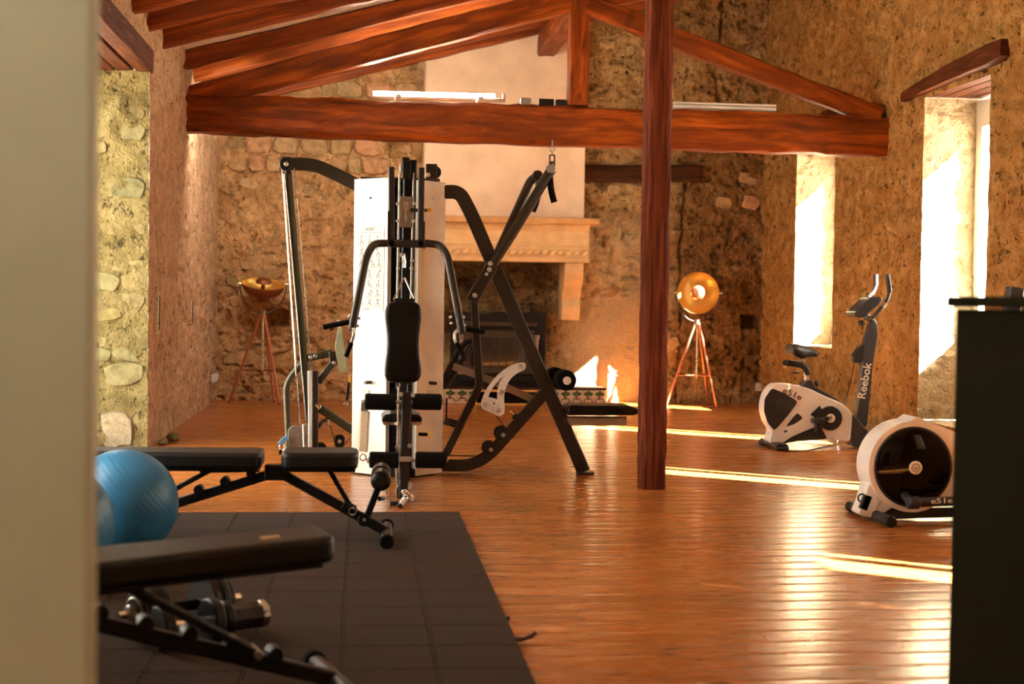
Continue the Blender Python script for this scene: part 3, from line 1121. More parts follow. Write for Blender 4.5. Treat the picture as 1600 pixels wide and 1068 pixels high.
# outside ground
MB().box((14, 8, -0.45), 17.0, 60, 0.1).build('ground', M['ground'], None, kind='structure')
MB().box((-11, 8, -0.45), 17.0, 60, 0.1).build('ground', M['ground'], None, kind='structure')

# ------------------------------------------------------------------ roof
c_ = MB()
c_.prism([(XL - 0.7, YN - 0.3, roof_z(XL - 0.7)), (XR + 0.3, YN - 0.3, roof_z(XR + 0.3)), (XR + 0.3, YN - 0.3, roof_z(XR + 0.3) + 0.08), (XL - 0.7, YN - 0.3, roof_z(XL - 0.7) + 0.08)], (0, YF - YN + 0.6, 0))
c_.build('ceiling', M['ceiling'], None, kind='structure')


def timber(p0, p1, wd, ht, seed, amp=0.006, seg=0.12, ch=0.16, upv=(0, 0, 1), bow=0.0):
    """rough squared timber from p0 to p1 with wandering arrises"""
    p0, p1 = V(p0), V(p1)
    L = (p1 - p0).length
    n = max(3, int(L / seg))
    t = (p1 - p0).normalized()
    u = V(upv)
    u = (u - t * u.dot(t)).normalized()
    s_ = t.cross(u)
    a, c = wd / 2, ht / 2
    k = min(wd, ht) * ch
    m3 = 0.0
    prof = [(a - k, -c), (a, -c + k), (a, m3), (a, c - k), (a - k, c), (0, c), (-a + k, c), (-a, c - k), (-a, m3), (-a, -c + k), (-a + k, -c), (0, -c)]
    mb = MB()
    vs_, g = [], []
    K = len(prof)
    r_ = random.Random(seed)
    for i in range(n + 1):
        q = i / n
        base = p0 + t * L * q + u * (bow * math.sin(math.pi * q) + amp * 1.6 * (vn(q * L * 0.9, 3.3, seed) - 0.5)) + s_ * amp * 2.0 * (float(vn(q * L * 0.8, 8.8, seed + 1)) - 0.5)
        for j, (x, z) in enumerate(prof):
            dx = amp * 2 * (float(vn(q * L * 6, j * 1.37, seed + 2)) - 0.5)
            dz = amp * 2 * (float(vn(q * L * 6, j * 1.37, seed + 5)) - 0.5)
            vs_.append(base + s_ * (x + dx) + u * (z + dz))
            g.append((q * L, x, z))
    fs_ = []
    for i in range(n):
        for j in range(K):
            j2 = (j + 1) % K
            fs_.append((i * K + j, i * K + j2, (i + 1) * K + j2, (i + 1) * K + j))
    fs_ += [tuple(range(K)), tuple(range(n * K, n * K + K))]
    mb.add(vs_, fs_)
    mb.g = g
    return mb


# truss
eL_t, eL_b = at(290, 147, 13.45), at(290, 208, 13.45)
eR_t, eR_b = at(1387, 184, 12.75), at(1387, 245, 12.75)
cl, cr = (eL_t + eL_b) / 2, (eR_t + eR_b) / 2
truss = thing('roof_truss', 'red-stained timber roof truss spanning the room above the gym machine', 'truss', ((cl.x + cr.x) / 2, 13.1, cl.z))
timber(cl - V((0.06, 0, 0)), cr + V((0.03, 0, 0)), 0.26, 0.355, 3, 0.014, 0.10, 0.14).build('tie_beam', M['beam'], truss)


def ybeam(x):
    return cl.y + (x - cl.x) / (cr.x - cl.x) * (cr.y - cl.y)


kp = at(902, 155, 12.98)
timber((kp.x, 12.98, kp.z - 0.06), (kp.x + 0.02, 12.98, roof_z(kp.x) - 0.12), 0.185, 0.16, 5, 0.008, 0.12, 0.12, (0, 1, 0)).build('king_post', M['beam'], truss)
pl0, pl1 = at(312, 143, 13.42), at(890, 8, 12.98)
pc = at(660, 61, 13.2)
pl0 = V((XL + 0.08, 13.40, pc.z - 0.27 * (pc.x - XL - 0.08)))
pl1 = V((kp.x - 0.08, 12.98, pc.z + 0.27 * (kp.x - 0.08 - pc.x)))
timber(pl0, pl1, 0.16, 0.215, 7, 0.008, 0.12, 0.12).build('principal_rafter', M['beam'], truss)
q0, q1 = at(918, 8, 12.95), at(1368, 181, 12.77)
timber(q0, q1 + V((0.03, 0, -0.01)), 0.15, 0.175, 9, 0.010, 0.12, 0.12).build('strut', M['beam'], truss)

# common rafters
ys = [y_ for y_ in np.arange(9.10, 12.2, 0.75)] + [13.2, 14.0, 14.8, 15.45, 16.05]
place = ['first', 'second', 'third', 'fourth', 'fifth', 'sixth', 'seventh', 'eighth', 'ninth', 'tenth', 'eleventh', 'twelfth', 'thirteenth', 'fourteenth', 'fifteenth', 'sixteenth', 'seventeenth']
vis = 0
for i, y_ in enumerate(ys):
    hd = 0.145 + 0.02 * rnd.random()
    dz = hd / 2 + 0.002
    x0, x1 = XL - 0.05, XR + 0.05
    mb = timber((x0, y_, roof_z(x0) - dz), (x1, y_ + rnd.uniform(-0.05, 0.05), roof_z(x1) - dz), 0.125 + 0.02 * rnd.random(), hd, 60 + i, 0.011, 0.16, 0.14, (0, 0, 1), rnd.uniform(-0.02, 0.004))
    o = mb.build('common_rafter', M['rafter'])
    n_ = len(ys) - 1 - i
    lb = 'red-brown roof rafter, ' + (('against the back stone wall') if n_ == 0 else '%s forward from the back stone wall' % place[n_])
    tag(o, lb, 'rafter', 'common rafters under the white ceiling')
pz = roof_z(2.02) - 0.17
tag(timber((2.02, YN, pz - 0.13), (2.05, 16.2, pz - 0.13), 0.22, 0.24, 21, 0.012, 0.2, 0.12).build('roof_purlin', M['beam']), 'long dark purlin running under the rafters to the white chimney', 'purlin')

# hewn post
pb = V((1.862, 9.0, 0))
post = thing('timber_post', 'rough-hewn dark red timber post standing on the wooden floor', 'post', pb)
mb = MB()
pr = [(0.055, -0.098), (0.088, -0.062), (0.094, 0.02), (0.078, 0.075), (0.03, 0.098), (-0.05, 0.095), (-0.09, 0.06), (-0.096, -0.03), (-0.068, -0.088), (0.0, -0.1)]
n = 150
PH = pz - 0.25
vs_, g, K = [], [], 30
for i in range(n + 1):
    z = PH * i / n
    for j in range(K):
        f = j / K * len(pr)
        a, c2 = pr[int(f) % len(pr)], pr[(int(f) + 1) % len(pr)]
        t = f - int(f)
        x, yv = 0.93 * (a[0] * (1 - t) + c2[0] * t), 0.93 * (a[1] * (1 - t) + c2[1] * t)
        rr = 1 + 0.10 * (float(fbm(z * 1.6, j * 1.1, 101, 3)) - 0.5) + 0.10 * (float(vn(z * 14, j * 2.3, 104)) - 0.5)
        cut = -0.10 * math.exp(-((z - 1.18 - 0.05 * x / 0.1) / 0.02) ** 2) if 2 < j < 12 else 0
        vs_.append(pb + V((x * (rr + cut), yv * (rr + cut), z)))
        g.append((z, x, yv))
fs_ = [(i * K + j, i * K + (j + 1) % K, (i + 1) * K + (j + 1) % K, (i + 1) * K + j) for i in range(n) for j in range(K)]
fs_ += [tuple(range(K)), tuple(range(n * K, n * K + K))]
mb.add(vs_, fs_)
mb.g = g
mb.build('post_shaft', M['post'], post, sharp=50)

# dark lintel in back wall to the right of the chimney
a, c2 = at(912, 270, YF - 0.05), at(1096, 271, YF - 0.05)
timber(a, c2, 0.14, 0.195, 33, 0.010, 0.08, 0.2).build('embedded_lintel', M['darkwood'], wall_back)

# ------------------------------------------------------------------ chimney, mantel
chx0, chx1 = at(663, 200, 16.3).x, at(915, 200, 16.3).x
fire = thing('fireplace', 'tall white plastered chimney breast over a cream stone mantel on the back wall', 'fireplace', ((chx0 + chx1) / 2, 16.4, 0))
zt = at(760, 338, 16.1).z
MB().prism([(chx0, 16.3, zt), (chx1, 16.3, zt), (chx1, 16.3, roof_z(chx1) - 0.02), (chx0, 16.3, roof_z(chx0) - 0.02)], (0, 0.5, 0)).build('chimney_breast', M['plaster'], fire, bevel=0.02)
mR = at(922, 345, 16.05).x
mL = 2 * (chx0 + chx1) / 2 - mR
zs0, zs1 = at(800, 349, 16.05).z, at(800, 339, 16.05).z
zf0 = at(800, 408, 16.1).z
yfr = 16.12
MB().box(((mL + mR) / 2, (yfr - 0.10 + YF) / 2, (zs0 + zs1) / 2), mR - mL + 0.20, YF - yfr + 0.20, zs1 - zs0).build('mantel_shelf', M['mantel_trim'], fire, bevel=0.012)
mb = MB()
prof = [(yfr - 0.02, zf0), (yfr - 0.03, zf0 + 0.05), (yfr, zf0 + 0.055), (yfr, zf0 + 0.17), (yfr - 0.012, zf0 + 0.19), (yfr - 0.012, zf0 + 0.21), (yfr, zf0 + 0.23), (yfr - 0.01, zs0 - 0.08), (yfr - 0.06, zs0 - 0.01), (yfr - 0.06, zs0), (YF - 0.02, zs0), (YF - 0.02, zf0)]
mb.prism([(mL, y_, z_) for y_, z_ in prof], (mR - mL, 0, 0))
mb.build('frieze', M['mantel'], fire, sharp=25)
nb = 21
bead = MB()
bead.ball((0, 0, 0), 1.0, 0.050, 0.032, 0.032, 12, 8)
bm0 = bead.mesh('carved_scroll')
bm0.materials.append(M['mantel'])
for k in range(nb):
    o = bpy.data.objects.new('carved_scroll', bm0)
    o.location = V((mL + 0.05 + (mR - mL - 0.1) * k / (nb - 1), yfr - 0.004, zf0 + 0.105)) - fire.location
    o.rotation_euler = (0, R(-32), 0)
    COL.objects.link(o)
    o.parent = fire
zc = at(895, 500, 16.35).z
for xx in (mR - 0.27, mL + 0.05):
    pr = [(YF - 0.02, zf0 + 0.002), (yfr + 0.02, zf0 + 0.002), (yfr + 0.03, zf0 - 0.12), (yfr + 0.10, zf0 - 0.24), (yfr + 0.20, zf0 - 0.32), (yfr + 0.26, zf0 - 0.42), (yfr + 0.24, zf0 - 0.52), (yfr + 0.30, zc), (YF - 0.02, zc)]
    MB().prism([(xx, y_, z_) for y_, z_ in pr], (0.22, 0, 0)).build('corbel', M['mantel'], fire, bevel=0.012, sharp=25)
# hearth with painted tiles
hy = 16.24
hx0, hx1 = at(640, 620, hy).x, at(946, 620, hy).x
hz = at(800, 608, hy).z
hearth = thing('hearth', 'raised hearth faced with green and brown patterned tiles below the mantel', 'hearth', ((hx0 + hx1) / 2, hy, 0))
MB().box(((hx0 + hx1) / 2, (hy + 0.015 + YF - 0.03) / 2, hz / 2), hx1 - hx0, YF - 0.045 - hy, hz).build('hearth_slab', M['darkwood'], hearth)
mb = MB().box(((hx0 + hx1) / 2, (hy + YF - 0.04) / 2, hz + 0.012), hx1 - hx0 + 0.02, YF - hy - 0.02, 0.022)
mb.g = [(p.x, p.y, p.z) for p in mb.v]
mb.build('hearth_top', M['darkwood'], hearth, bevel=0.004)
nt_ = int(round((hx1 - hx0) / 0.136))
tw = (hx1 - hx0) / nt_
for k in range(nt_):
    x = hx0 + (k + 0.5) * tw
    tl = MB().box((x, hy + 0.008, hz / 2), tw - 0.004, 0.014, hz - 0.006).build('tile', M['tile'], hearth, bevel=0.002)
    g_ = MB()
    y_ = hy + 0.001
    for dx, dz, rr in ((-0.034, 0.038, 0.026), (0.034, 0.038, 0.026), (0, 0.055, 0.028), (-0.018, 0.026, 0.02), (0.018, 0.026, 0.02)):
        g_.lathe([(0.0, -0.003), (rr * 0.7, -0.002), (rr, 0.004)], (x + dx, y_, hz / 2 + dz), (0, 1, 0), 7)
    g_.build('leaf_motif', M['tile_green'], tl)
    g_ = MB()
    g_.tube([(x, y_, hz / 2 + 0.03), (x - 0.008, y_, hz / 2), (x, y_, hz / 2 - 0.03)], 0.011, 6)
    for s_ in (-1, 1):
        g_.tube([(x + s_ * q, y_, hz / 2 + r_) for q, r_ in ((0.004, -0.02), (0.022, -0.012), (0.040, -0.026), (0.045, -0.05), (0.058, -0.055))], 0.008, 6)
    g_.build('scroll_motif', M['tile_brown'], tl)
# low brass-framed tray in front of the hearth
ty = 16.12
tx0, tx1 = at(742, 620, ty).x, at(848, 620, ty).x
tray = thing('log_tray', 'low black tray with thin gold frame standing before the hearth', 'tray', ((tx0 + tx1) / 2, ty, 0))
hz2 = hz - 0.0
MB().box(((tx0 + tx1) / 2, ty + 0.04, hz2 / 2), tx1 - tx0 - 0.02, 0.10, hz2 - 0.01).build('tray_body', M['gloss_black'], tray)
for (xa, xb, za, zb) in ((tx0, tx1, hz2 - 0.02, hz2), (tx0, tx1, 0.0, 0.02), (tx0, tx0 + 0.02, 0, hz2), (tx1 - 0.02, tx1, 0, hz2)):
    MB().box(((xa + xb) / 2, ty - 0.015, (za + zb) / 2), xb - xa, 0.02, zb - za).build('tray_rim', M['gold'], tray, bevel=0.003)
# stove
sy = 16.36
sx0, sx1 = at(705, 560, sy).x, at(852, 560, sy).x
sz0, sz1 = hz + 0.024, at(800, 490, sy).z
stove = thing('stove', 'black cast iron stove with wavy top and glass door on the hearth', 'stove', ((sx0 + sx1) / 2, sy, sz0))
W_ = sx1 - sx0
top = [(0, 0.0), (0.02, 0.045), (0.10, 0.055), (0.2, 0.04), (0.3, 0.02), (0.38, 0.03), (0.5, 0.055), (0.62, 0.03), (0.7, 0.02), (0.8, 0.04), (0.9, 0.055), (0.98, 0.045), (1, 0)]
poly = [(sx0, sy, sz0), (sx1, sy, sz0)] + [(sx0 + W_ * a, sy, sz1 - 0.03 + c) for a, c in reversed(top)]
MB().prism(poly, (0, 0.22, 0)).build('stove_body', M['iron'], stove, bevel=0.006)
MB().box(((sx0 + sx1) / 2, sy - 0.015, sz0 + 0.40), W_ * 0.74, 0.03, 0.50).build('stove_door', M['iron_light'], stove, bevel=0.008)
MB().box(((sx0 + sx1) / 2, sy - 0.032, sz0 + 0.40), W_ * 0.60, 0.012, 0.34).build('door_glass', M['stove_glass'], stove, bevel=0.003)
MB().box(((sx0 + sx1) / 2, sy - 0.02, sz1 - 0.12), W_ * 0.8, 0.04, 0.05).build('stove_ledge', M['iron_light'], stove, bevel=0.008)
MB().box(((sx0 + sx1) / 2, sy - 0.02, sz0 + 0.09), W_ * 0.8, 0.04, 0.06).build('stove_ledge', M['iron'], stove, bevel=0.008)
for k in range(7):
    xx = sx0 + W_ * (0.26 + 0.08 * k)
    MB().bar([(xx, sy - 0.042, sz0 + 0.25), (xx, sy - 0.042, sz0 + 0.55)], 0.010, 0.006, (0, 1, 0)).build('glass_bar', M['iron_light'], stove)
for xx in (sx0 + W_ * 0.10, sx1 - W_ * 0.10):
    MB().lathe([(0.035, 0), (0.035, 0.03), (0.024, 0.04), (0.022, 0.36), (0.03, 0.38), (0.022, 0.40), (0.034, 0.42), (0.036, 0.46)], (xx, sy - 0.03, sz0 + 0.14), (0, 0, 1), 12).build('stove_column', M['pewter'], stove)

# ------------------------------------------------------------------ lights and small things on the beam
fx0, fx1 = at(578, 147, 13.15), at(790, 153, 13.1)
lz = 3.10


def topz(x):
    return cl.z + 0.355 / 2 + (x - cl.x) / (cr.x - cl.x) * (cr.z - cl.z)


strip = thing('strip_light', 'lit white strip light showing above the left half of the tie beam', 'light', ((fx0.x + fx1.x) / 2, 13.6, topz((fx0.x + fx1.x) / 2)))
a, c2 = at(579, 152, 13.62), at(789, 157, 13.56)
MB().bar([a, c2], 0.09, 0.03).build('light_base', M['pvc'], strip)
for q_ in (0.2, 0.8):
    e = a * (1 - q_) + c2 * q_
    MB().box((e.x, 13.40, e.z - 0.03), 0.05, 0.36, 0.03).build('light_bracket', M['pvc'], strip)
d_ = (c2 - a).normalized()
MB().tube([a + d_ * 0.03 + V((0, -0.02, 0.03)), c2 - d_ * 0.1 + V((0, -0.02, 0.03))], 0.027, 12).build('light_tube', M['tube'], strip)
for e, s_ in ((a, 1), (c2, -1)):
    MB().box(e + d_ * s_ * 0.012 + V((0, -0.02, 0.03)), 0.03, 0.06, 0.06).build('light_end', M['pvc'], strip, bevel=0.004)
a, c2 = at(1052, 163, 12.98), at(1212, 168, 12.86)
off = thing('unlit_strip_light', 'unlit white strip light fixed above the right half of the tie beam', 'light', (a + c2) / 2)
for dz_, hh in ((0.012, 0.018), (-0.02, 0.03)):
    MB().bar([a + V((0, 0, dz_)), c2 + V((0, 0, dz_))], 0.08, hh).build('light_casing', M['pvc'], off)
MB().bar([a + V((0, 0, -0.06)), c2 + V((0, 0, -0.10))], 0.06, 0.08).build('light_bracket', M['pvc'], off)
for px, wpx, mt, lb in ((821, 16, 'grey_plate', 'small grey junction box on the tie beam near the white chimney'), (853, 24, 'black', 'dark junction box on the tie beam, left of the pair by the king post'), (876, 16, 'black', 'dark junction box on the tie beam touching the king post')):
    p = at(px, 155, 13.0)
    tag(MB().box((p.x, 13.0, topz(p.x) + 0.024), wpx / 171, 0.08, 0.06).build('junction_box', M[mt], None, bevel=0.006), lb, 'box')
# hook with pulley under the tie beam
hk = at(863, 222, 12.95)
hook = thing('pulley_hook', 'small dark pulley block hanging from the tie beam on a hook', 'hook', hk)
zb_ = cl.z - 0.355 / 2 + (hk.x - cl.x) / (cr.x - cl.x) * (cr.z - cl.z)
MB().tube([(hk.x, 12.95, zb_ + 0.03), (hk.x, 12.95, zb_ - 0.03)], 0.006, 8).build('shank', M['steel'], hook)
MB().torus((hk.x, 12.95, zb_ - 0.052), (0, 1, 0), 0.022, 0.006, 14, 8).build('ring', M['steel'], hook)
MB().torus((hk.x, 12.95, zb_ - 0.088), (1, 0, 0), 0.018, 0.005, 12, 8).build('ring', M['steel'], hook)
MB().box((hk.x - 0.022, 12.95, zb_ - 0.175), 0.008, 0.06, 0.15).box((hk.x + 0.022, 12.95, zb_ - 0.175), 0.008, 0.06, 0.15).box((hk.x, 12.95, zb_ - 0.104), 0.05, 0.05, 0.008).build('block', M['iron'], hook, bevel=0.003)
MB().cyl((hk.x - 0.015, 12.95, zb_ - 0.20), (hk.x + 0.015, 12.95, zb_ - 0.20), 0.042, 16).build('wheel', M['steel'], hook)

# ------------------------------------------------------------------ foam puzzle mat
TS = 0.3045
MX1, MY1 = 0.545, 7.87
pmat = thing('puzzle_mat', 'dark grey foam puzzle mat covering the floor under the benches', 'mat', (MX1, MY1, 0.004))


def edge(p, q, sgn, n=5):
    """points from p to q (q left out); sgn 0 straight, +1 tabs outwards, -1 the same tabs as sockets"""
    p, q = V(p), V(q)
    d = q - p
    L = d.length
    d.normalize()
    nrm = V((d.y, -d.x, 0))
    out = [p]
    if sgn:
        for k in range(n):
            c = L * (k + 0.5) / n
            for s_, h_ in ((-0.010, 0), (-0.0135, 0.0115), (0.0135, 0.0115), (0.010, 0)):
                out.append(p + d * (c + s_) + nrm * h_ * 1.0)
    return out


TILES = {}
for kind in ('inner', 'right', 'far', 'corner'):
    e_ = TS / 2 - 0.0006
    A, B, C_, D = (-e_, -e_, 0), (e_, -e_, 0), (e_, e_, 0), (-e_, e_, 0)
    poly = edge(A, B, 1) + edge(B, C_, 0 if kind in ('right', 'corner') else 1)
    # sockets of this tile follow the neighbour's tabs, walked the other way round
    far_ = edge(D, C_, 1) + [V(C_)] if kind not in ('far', 'corner') else [V(D), V(C_)]
    left = edge(A, D, 0) if False else None
    far_pts = list(reversed(far_))[:-1] if kind not in ('far', 'corner') else [V(C_)]
    lf = [V(D)] + [V((-p.x if False else p.x - 2 * e_, p.y, 0)) for p in reversed(edge(B, C_, 1)[1:])]
    poly = poly + far_pts + lf
    h_ = 0.014
    mb = MB()
    nP = len(poly)
    ctr = V((0, 0, 0))
    top = [p + V((0, 0, h_)) for p in poly]
    ins = [p * 0.985 + V((0, 0, h_ - 0.0)) for p in poly]
    low = [p + V((0, 0, h_ - 0.003)) for p in poly]
    mb.add(low + ins + [p.copy() for p in poly], [tuple(nP + i for i in range(nP))] + [(i, (i + 1) % nP, nP + (i + 1) % nP, nP + i) for i in range(nP)] + [(2 * nP + i, 2 * nP + (i + 1) % nP, (i + 1) % nP, i) for i in range(nP)])
    me = mb.mesh('mat_tile', None, 40)
    me.materials.append(M['mat'])
    TILES[kind] = me
for i in range(7):
    for j in range(16):
        k = 'corner' if i == 0 and j == 0 else 'right' if i == 0 else 'far' if j == 0 else 'inner'
        o = bpy.data.objects.new('mat_tile', TILES[k])
        o.location = (-TS * (i + 0.5), -TS * (j + 0.5), 0)
        COL.objects.link(o)
        o.parent = pmat
# a torn border piece curling off the right edge
p = V(at(812, 1016, 4.86))
mb = MB()
mb.bar([(MX1 - 0.01, 4.93, 0.012), (MX1 + 0.02, 4.90, 0.016), (MX1 + 0.05, 4.885, 0.030), (MX1 + 0.065, 4.885, 0.045)], 0.035, 0.010)
mb.build('loose_tab', M['mat'], pmat)
MB().bar([(MX1 - 0.01, 5.25, 0.012), (MX1 + 0.012, 5.245, 0.012)], 0.03, 0.012).build('loose_tab', M['mat'], pmat)

# ------------------------------------------------------------------ exercise balls
BALLS = [((-1.06, 6.50), 0.243, 'larger-looking blue ribbed exercise ball beside the black bench'), ((-1.235, 5.86), 0.247, 'blue exercise ball half hidden behind the painted partition')]
for (x, y_), r_, lb in BALLS:
    t = thing('exercise_ball', lb, 'ball', (x, y_, 0.019), 0.0, 'blue exercise balls on the mat')
    prof = []
    nn = 120
    for i in range(nn + 1):
        a = -math.pi / 2 + math.pi * i / nn
        rr = r_ * (1 + (0.0022 * math.sin(i * math.pi / 2 * 0.999 + 0.3) if 16 < i < nn - 16 else 0))
        prof.append((max(1e-5, rr * math.cos(a)), rr * math.sin(a)))
    MB().lathe(prof, (x, y_, 0.018 + r_ * 1.004), V((0.75, 0.15, 0.62)), 40).build('ball_skin', M['ball'], t, sharp=80)
    q = V((x, y_, 0.018 + r_ * 1.004)) - V((0.75, 0.15, 0.62)).normalized() * r_
    MB().cyl(q - V((0, 0, 0.0)), q - V((0.75, 0.15, 0.62)).normalized() * 0.006, 0.012, 10).build('plug', M['black'], t)


# ------------------------------------------------------------------ adjustable benches
def pad_poly(x0, x1, hw, hw2):
    pts = []
    for (x, y_, r_) in ((x0, -hw, 0.035), (x1, -hw2, 0.05), (x1, hw2, 0.05), (x0, hw, 0.035)):
        pts.append(V((x, y_, 0)))
    out = []
    n = len(pts)
    for i in range(n):
        a, p, c = pts[i - 1], pts[i], pts[(i + 1) % n]
        s_, e = p + (a - p).normalized() * 0.05, p + (c - p).normalized() * 0.05
        for k in range(5):
            q = k / 4
            out.append(s_ * (1 - q) ** 2 + p * 2 * q * (1 - q) + e * q * q)
    return out


def bench(name, label, loc, rotz, tilt=0.0, roller=True):
    t = thing(name, label, 'bench', loc, rotz)

    def P(mb, nm, mat, par=t, **k):
        return mb.build(nm, mat, par, local=True, **k)
    # seat
    def pad(x0, x1, hw, hw2, z0, z1, tl, nm):
        poly = pad_poly(x0, x1, hw, hw2)
        mb = MB()
        pts = [V((p.x, p.y, z0 + (p.x) * tl)) for p in poly]
        mb.prism(pts, (0, 0, z1 - z0))
        return P(mb, nm, M['bench_vinyl'], bevel=0.02, seg=4, sharp=50)
    seat = pad(0.030, 0.392, 0.15, 0.14, 0.360, 0.443, 0.0, 'seat')
    back = pad(-0.065, -0.90, 0.145, 0.12, 0.360, 0.440, -tilt, 'back_pad')
    P(MB().box((0.21, 0, 0.354), 0.34, 0.22, 0.012), 'seat_board', M['black'], seat)
    P(MB().box((-0.47, 0, 0.354 + 0.47 * tilt), 0.78, 0.20, 0.012, Matrix.Rotation(math.atan(tilt), 3, 'Y')), 'back_board', M['black'], back)
    lx = -0.72
    if tilt > 0.03:
      P(MB().box((lx, 0.03, 0.4405 - lx * tilt), 0.055, 0.035, 0.003, Matrix.Rotation(math.atan(tilt), 3, 'Y')), 'maker_patch', M['mantel'], back)
    # hub bracket, tubes
    P(MB().box((-0.005, 0, 0.335), 0.10, 0.075, 0.075), 'hub_bracket', M['black'], bevel=0.008)
    P(MB().bar([(0.03, 0, 0.325), (0.535, 0, 0.045)], 0.05, 0.045), 'front_tube', M['black'])
    lad = P(MB().bar([(-0.03, 0, 0.325), (-0.92, 0, 0.040)], 0.05, 0.045), 'ladder_tube', M['black'])
    for k in range(6):
        q = 0.10 + 0.14 * k
        x, z = -0.03 - 0.89 * q, 0.325 - 0.285 * q + 0.034
        P(MB().cyl((x, -0.035, z), (x, 0.035, z), 0.023, 12), 'notch', M['black'], lad)
    for nm, x, z in (('front_foot', 0.535, 0.038), ('rear_foot', -0.93, 0.034)):
        ft = P(MB().tube([(x, -0.24, z), (x, 0.24, z)], 0.026, 12), nm, M['frame'])
        for s_ in (-1, 1):
            P(MB().cyl((x, s_ * 0.22, z), (x, s_ * 0.262, z), 0.034, 14), 'foot_cap', M['foam'], ft)
    # seat strut with round pin, back strut
    st = P(MB().bar([(0.25, 0, 0.352), (0.36, 0, 0.165)], 0.03, 0.022), 'seat_strut', M['black'])
    P(MB().torus((0.368, -0.045, 0.150), (0, 1, 0), 0.017, 0.005, 18, 8), 'pull_pin', M['chrome'], st)
    P(MB().cyl((0.29, -0.03, 0.285), (0.29, 0.03, 0.285), 0.012, 10), 'strut_knob', M['black'], st)
    P(MB().box((0.35, 0, 0.165), 0.07, 0.06, 0.04, Matrix.Rotation(R(29), 3, 'Y')), 'strut_seat', M['black'], bevel=0.006)
    bz = 0.350 + 0.34 * tilt
    bs = P(MB().bar([(-0.30, 0.03, bz), (-0.685, 0.03, 0.140)], 0.022, 0.022).bar([(-0.30, -0.03, bz), (-0.685, -0.03, 0.140)], 0.022, 0.022), 'back_strut', M['black'])
    P(MB().cyl((-0.685, -0.055, 0.140), (-0.685, 0.055, 0.140), 0.014, 10), 'strut_bar', M['steel'], bs)
    P(MB().bar([(-0.08, 0, 0.347), (-0.36, 0, 0.34 + 0.3 * tilt)], 0.05, 0.02), 'pad_rail', M['black'])
    # leg hold
    pt = P(MB().bar([(0.425, 0, 0.085), (0.505, 0, 0.30)], 0.045, 0.032), 'leg_hold_post', M['black'])
    P(MB().cyl((0.425, -0.03, 0.105), (0.425, 0.03, 0.105), 0.032, 16), 'pivot_disc', M['black'], pt)
    P(MB().cyl((0.425, -0.036, 0.108), (0.425, -0.03, 0.108), 0.008, 8), 'pivot_bolt', M['bolt'], pt)
    P(MB().cyl((0.497, -0.03, 0.21), (0.515, 0.03, 0.205), 0.012, 8), 'post_knob', M['black'], pt)
    for s_ in (-1, 1):
        r1 = P(MB().cyl((0.503, s_ * 0.03, 0.315), (0.503, s_ * 0.19, 0.315), 0.048, 18, 0.012), 'foam_roller', M['vinyl'])
        P(MB().cyl((0.503, s_ * 0.188, 0.315), (0.503, s_ * 0.196, 0.315), 0.03, 14), 'roller_cap', M['black'], r1)
    for x_, l_ in ((0.53, 0.11), (0.548, 0.15)):
        P(MB().bar([(x_, 0.15, 0.285), (x_ + 0.004, 0.15, 0.285 - l_)], 0.012, 0.002), 'hanging_strap', M['black'])
    return t


bc = at(432, 735, 6.93)
bench('adjustable_bench', 'black adjustable workout bench with flat seat behind the blue ball', (bc.x, 6.93, 0.018), R(-1.0), 0.004)
bench('adjustable_bench', 'blurred black workout bench close up, its back pad pointing to the post', (-0.96, 4.00, 0.018), R(180 + 17), 0.055)


# ------------------------------------------------------------------ dumbbells under the near bench
def dumbbell(label, loc, rotz):
    t = thing('dumbbell', label, 'dumbbell', loc, rotz, 'dumbbells on the foam mat')
    zc = 0.098

    def P(mb, nm, mat, par=t, **k):
        return mb.build(nm, mat, par, local=True, **k)
    P(MB().tube([(-0.24, 0, zc), (0.24, 0, zc)], 0.015, 12), 'handle_bar', M['chrome'])
    P(MB().cyl((-0.07, 0, zc), (0.07, 0, zc), 0.019, 14), 'grip', M['foam'])
    for s_ in (-1, 1):
        for q, r_ in ((0.085, 0.098), (0.118, 0.098), (0.151, 0.075)):
            pl = P(MB().cyl((s_ * q, 0, zc), (s_ * (q + 0.030), 0, zc), r_, 28, 0.006), 'plate', M['black'])
            P(MB().torus((s_ * (q + 0.029), 0, zc), (1, 0, 0), r_ * 0.72, 0.0035, 28, 6), 'plate_ring', M['steel'], pl)
        P(MB().cyl((s_ * 0.182, 0, zc), (s_ * 0.205, 0, zc), 0.034, 8), 'collar', M['steel'])
    return t


dumbbell('black plate dumbbell on the mat beneath the near bench pad', (-0.62, 5.02, 0.018), R(38))
d2 = thing('roll_end_dumbbell', 'black dumbbell with a thick silver-banded end on the mat', 'dumbbell', (-0.47, 4.90, 0.018), R(33), 'dumbbells on the foam mat')
for nm, mb, mt in (('plate', MB().cyl((-0.055, 0, 0.078), (-0.015, 0, 0.078), 0.078, 28, 0.006), 'black'),
                   ('plate', MB().cyl((-0.005, 0, 0.078), (0.028, 0, 0.078), 0.064, 28, 0.006), 'black'),
                   ('end_weight', MB().cyl((0.028, 0, 0.078), (0.165, 0, 0.078), 0.047, 8, 0.005), 'frame'),
                   ('end_band', MB().cyl((0.140, 0, 0.078), (0.168, 0, 0.078), 0.049, 8, 0.004), 'steel'),
                   ('handle_bar', MB().tube([(-0.20, 0, 0.078), (-0.05, 0, 0.078)], 0.016, 12), 'chrome'),
                   ('plate', MB().cyl((-0.235, 0, 0.078), (-0.195, 0, 0.078), 0.075, 24, 0.006), 'black')):
    mb.build(nm, M[mt], d2, local=True)

# ------------------------------------------------------------------ the multi station gym
g0 = at(625, 742, 9.6)
gym = thing('multi_gym', 'multi-station weight machine with white tower, press arms and crossed right frame', 'gym machine', (0.24, 9.55, 0))


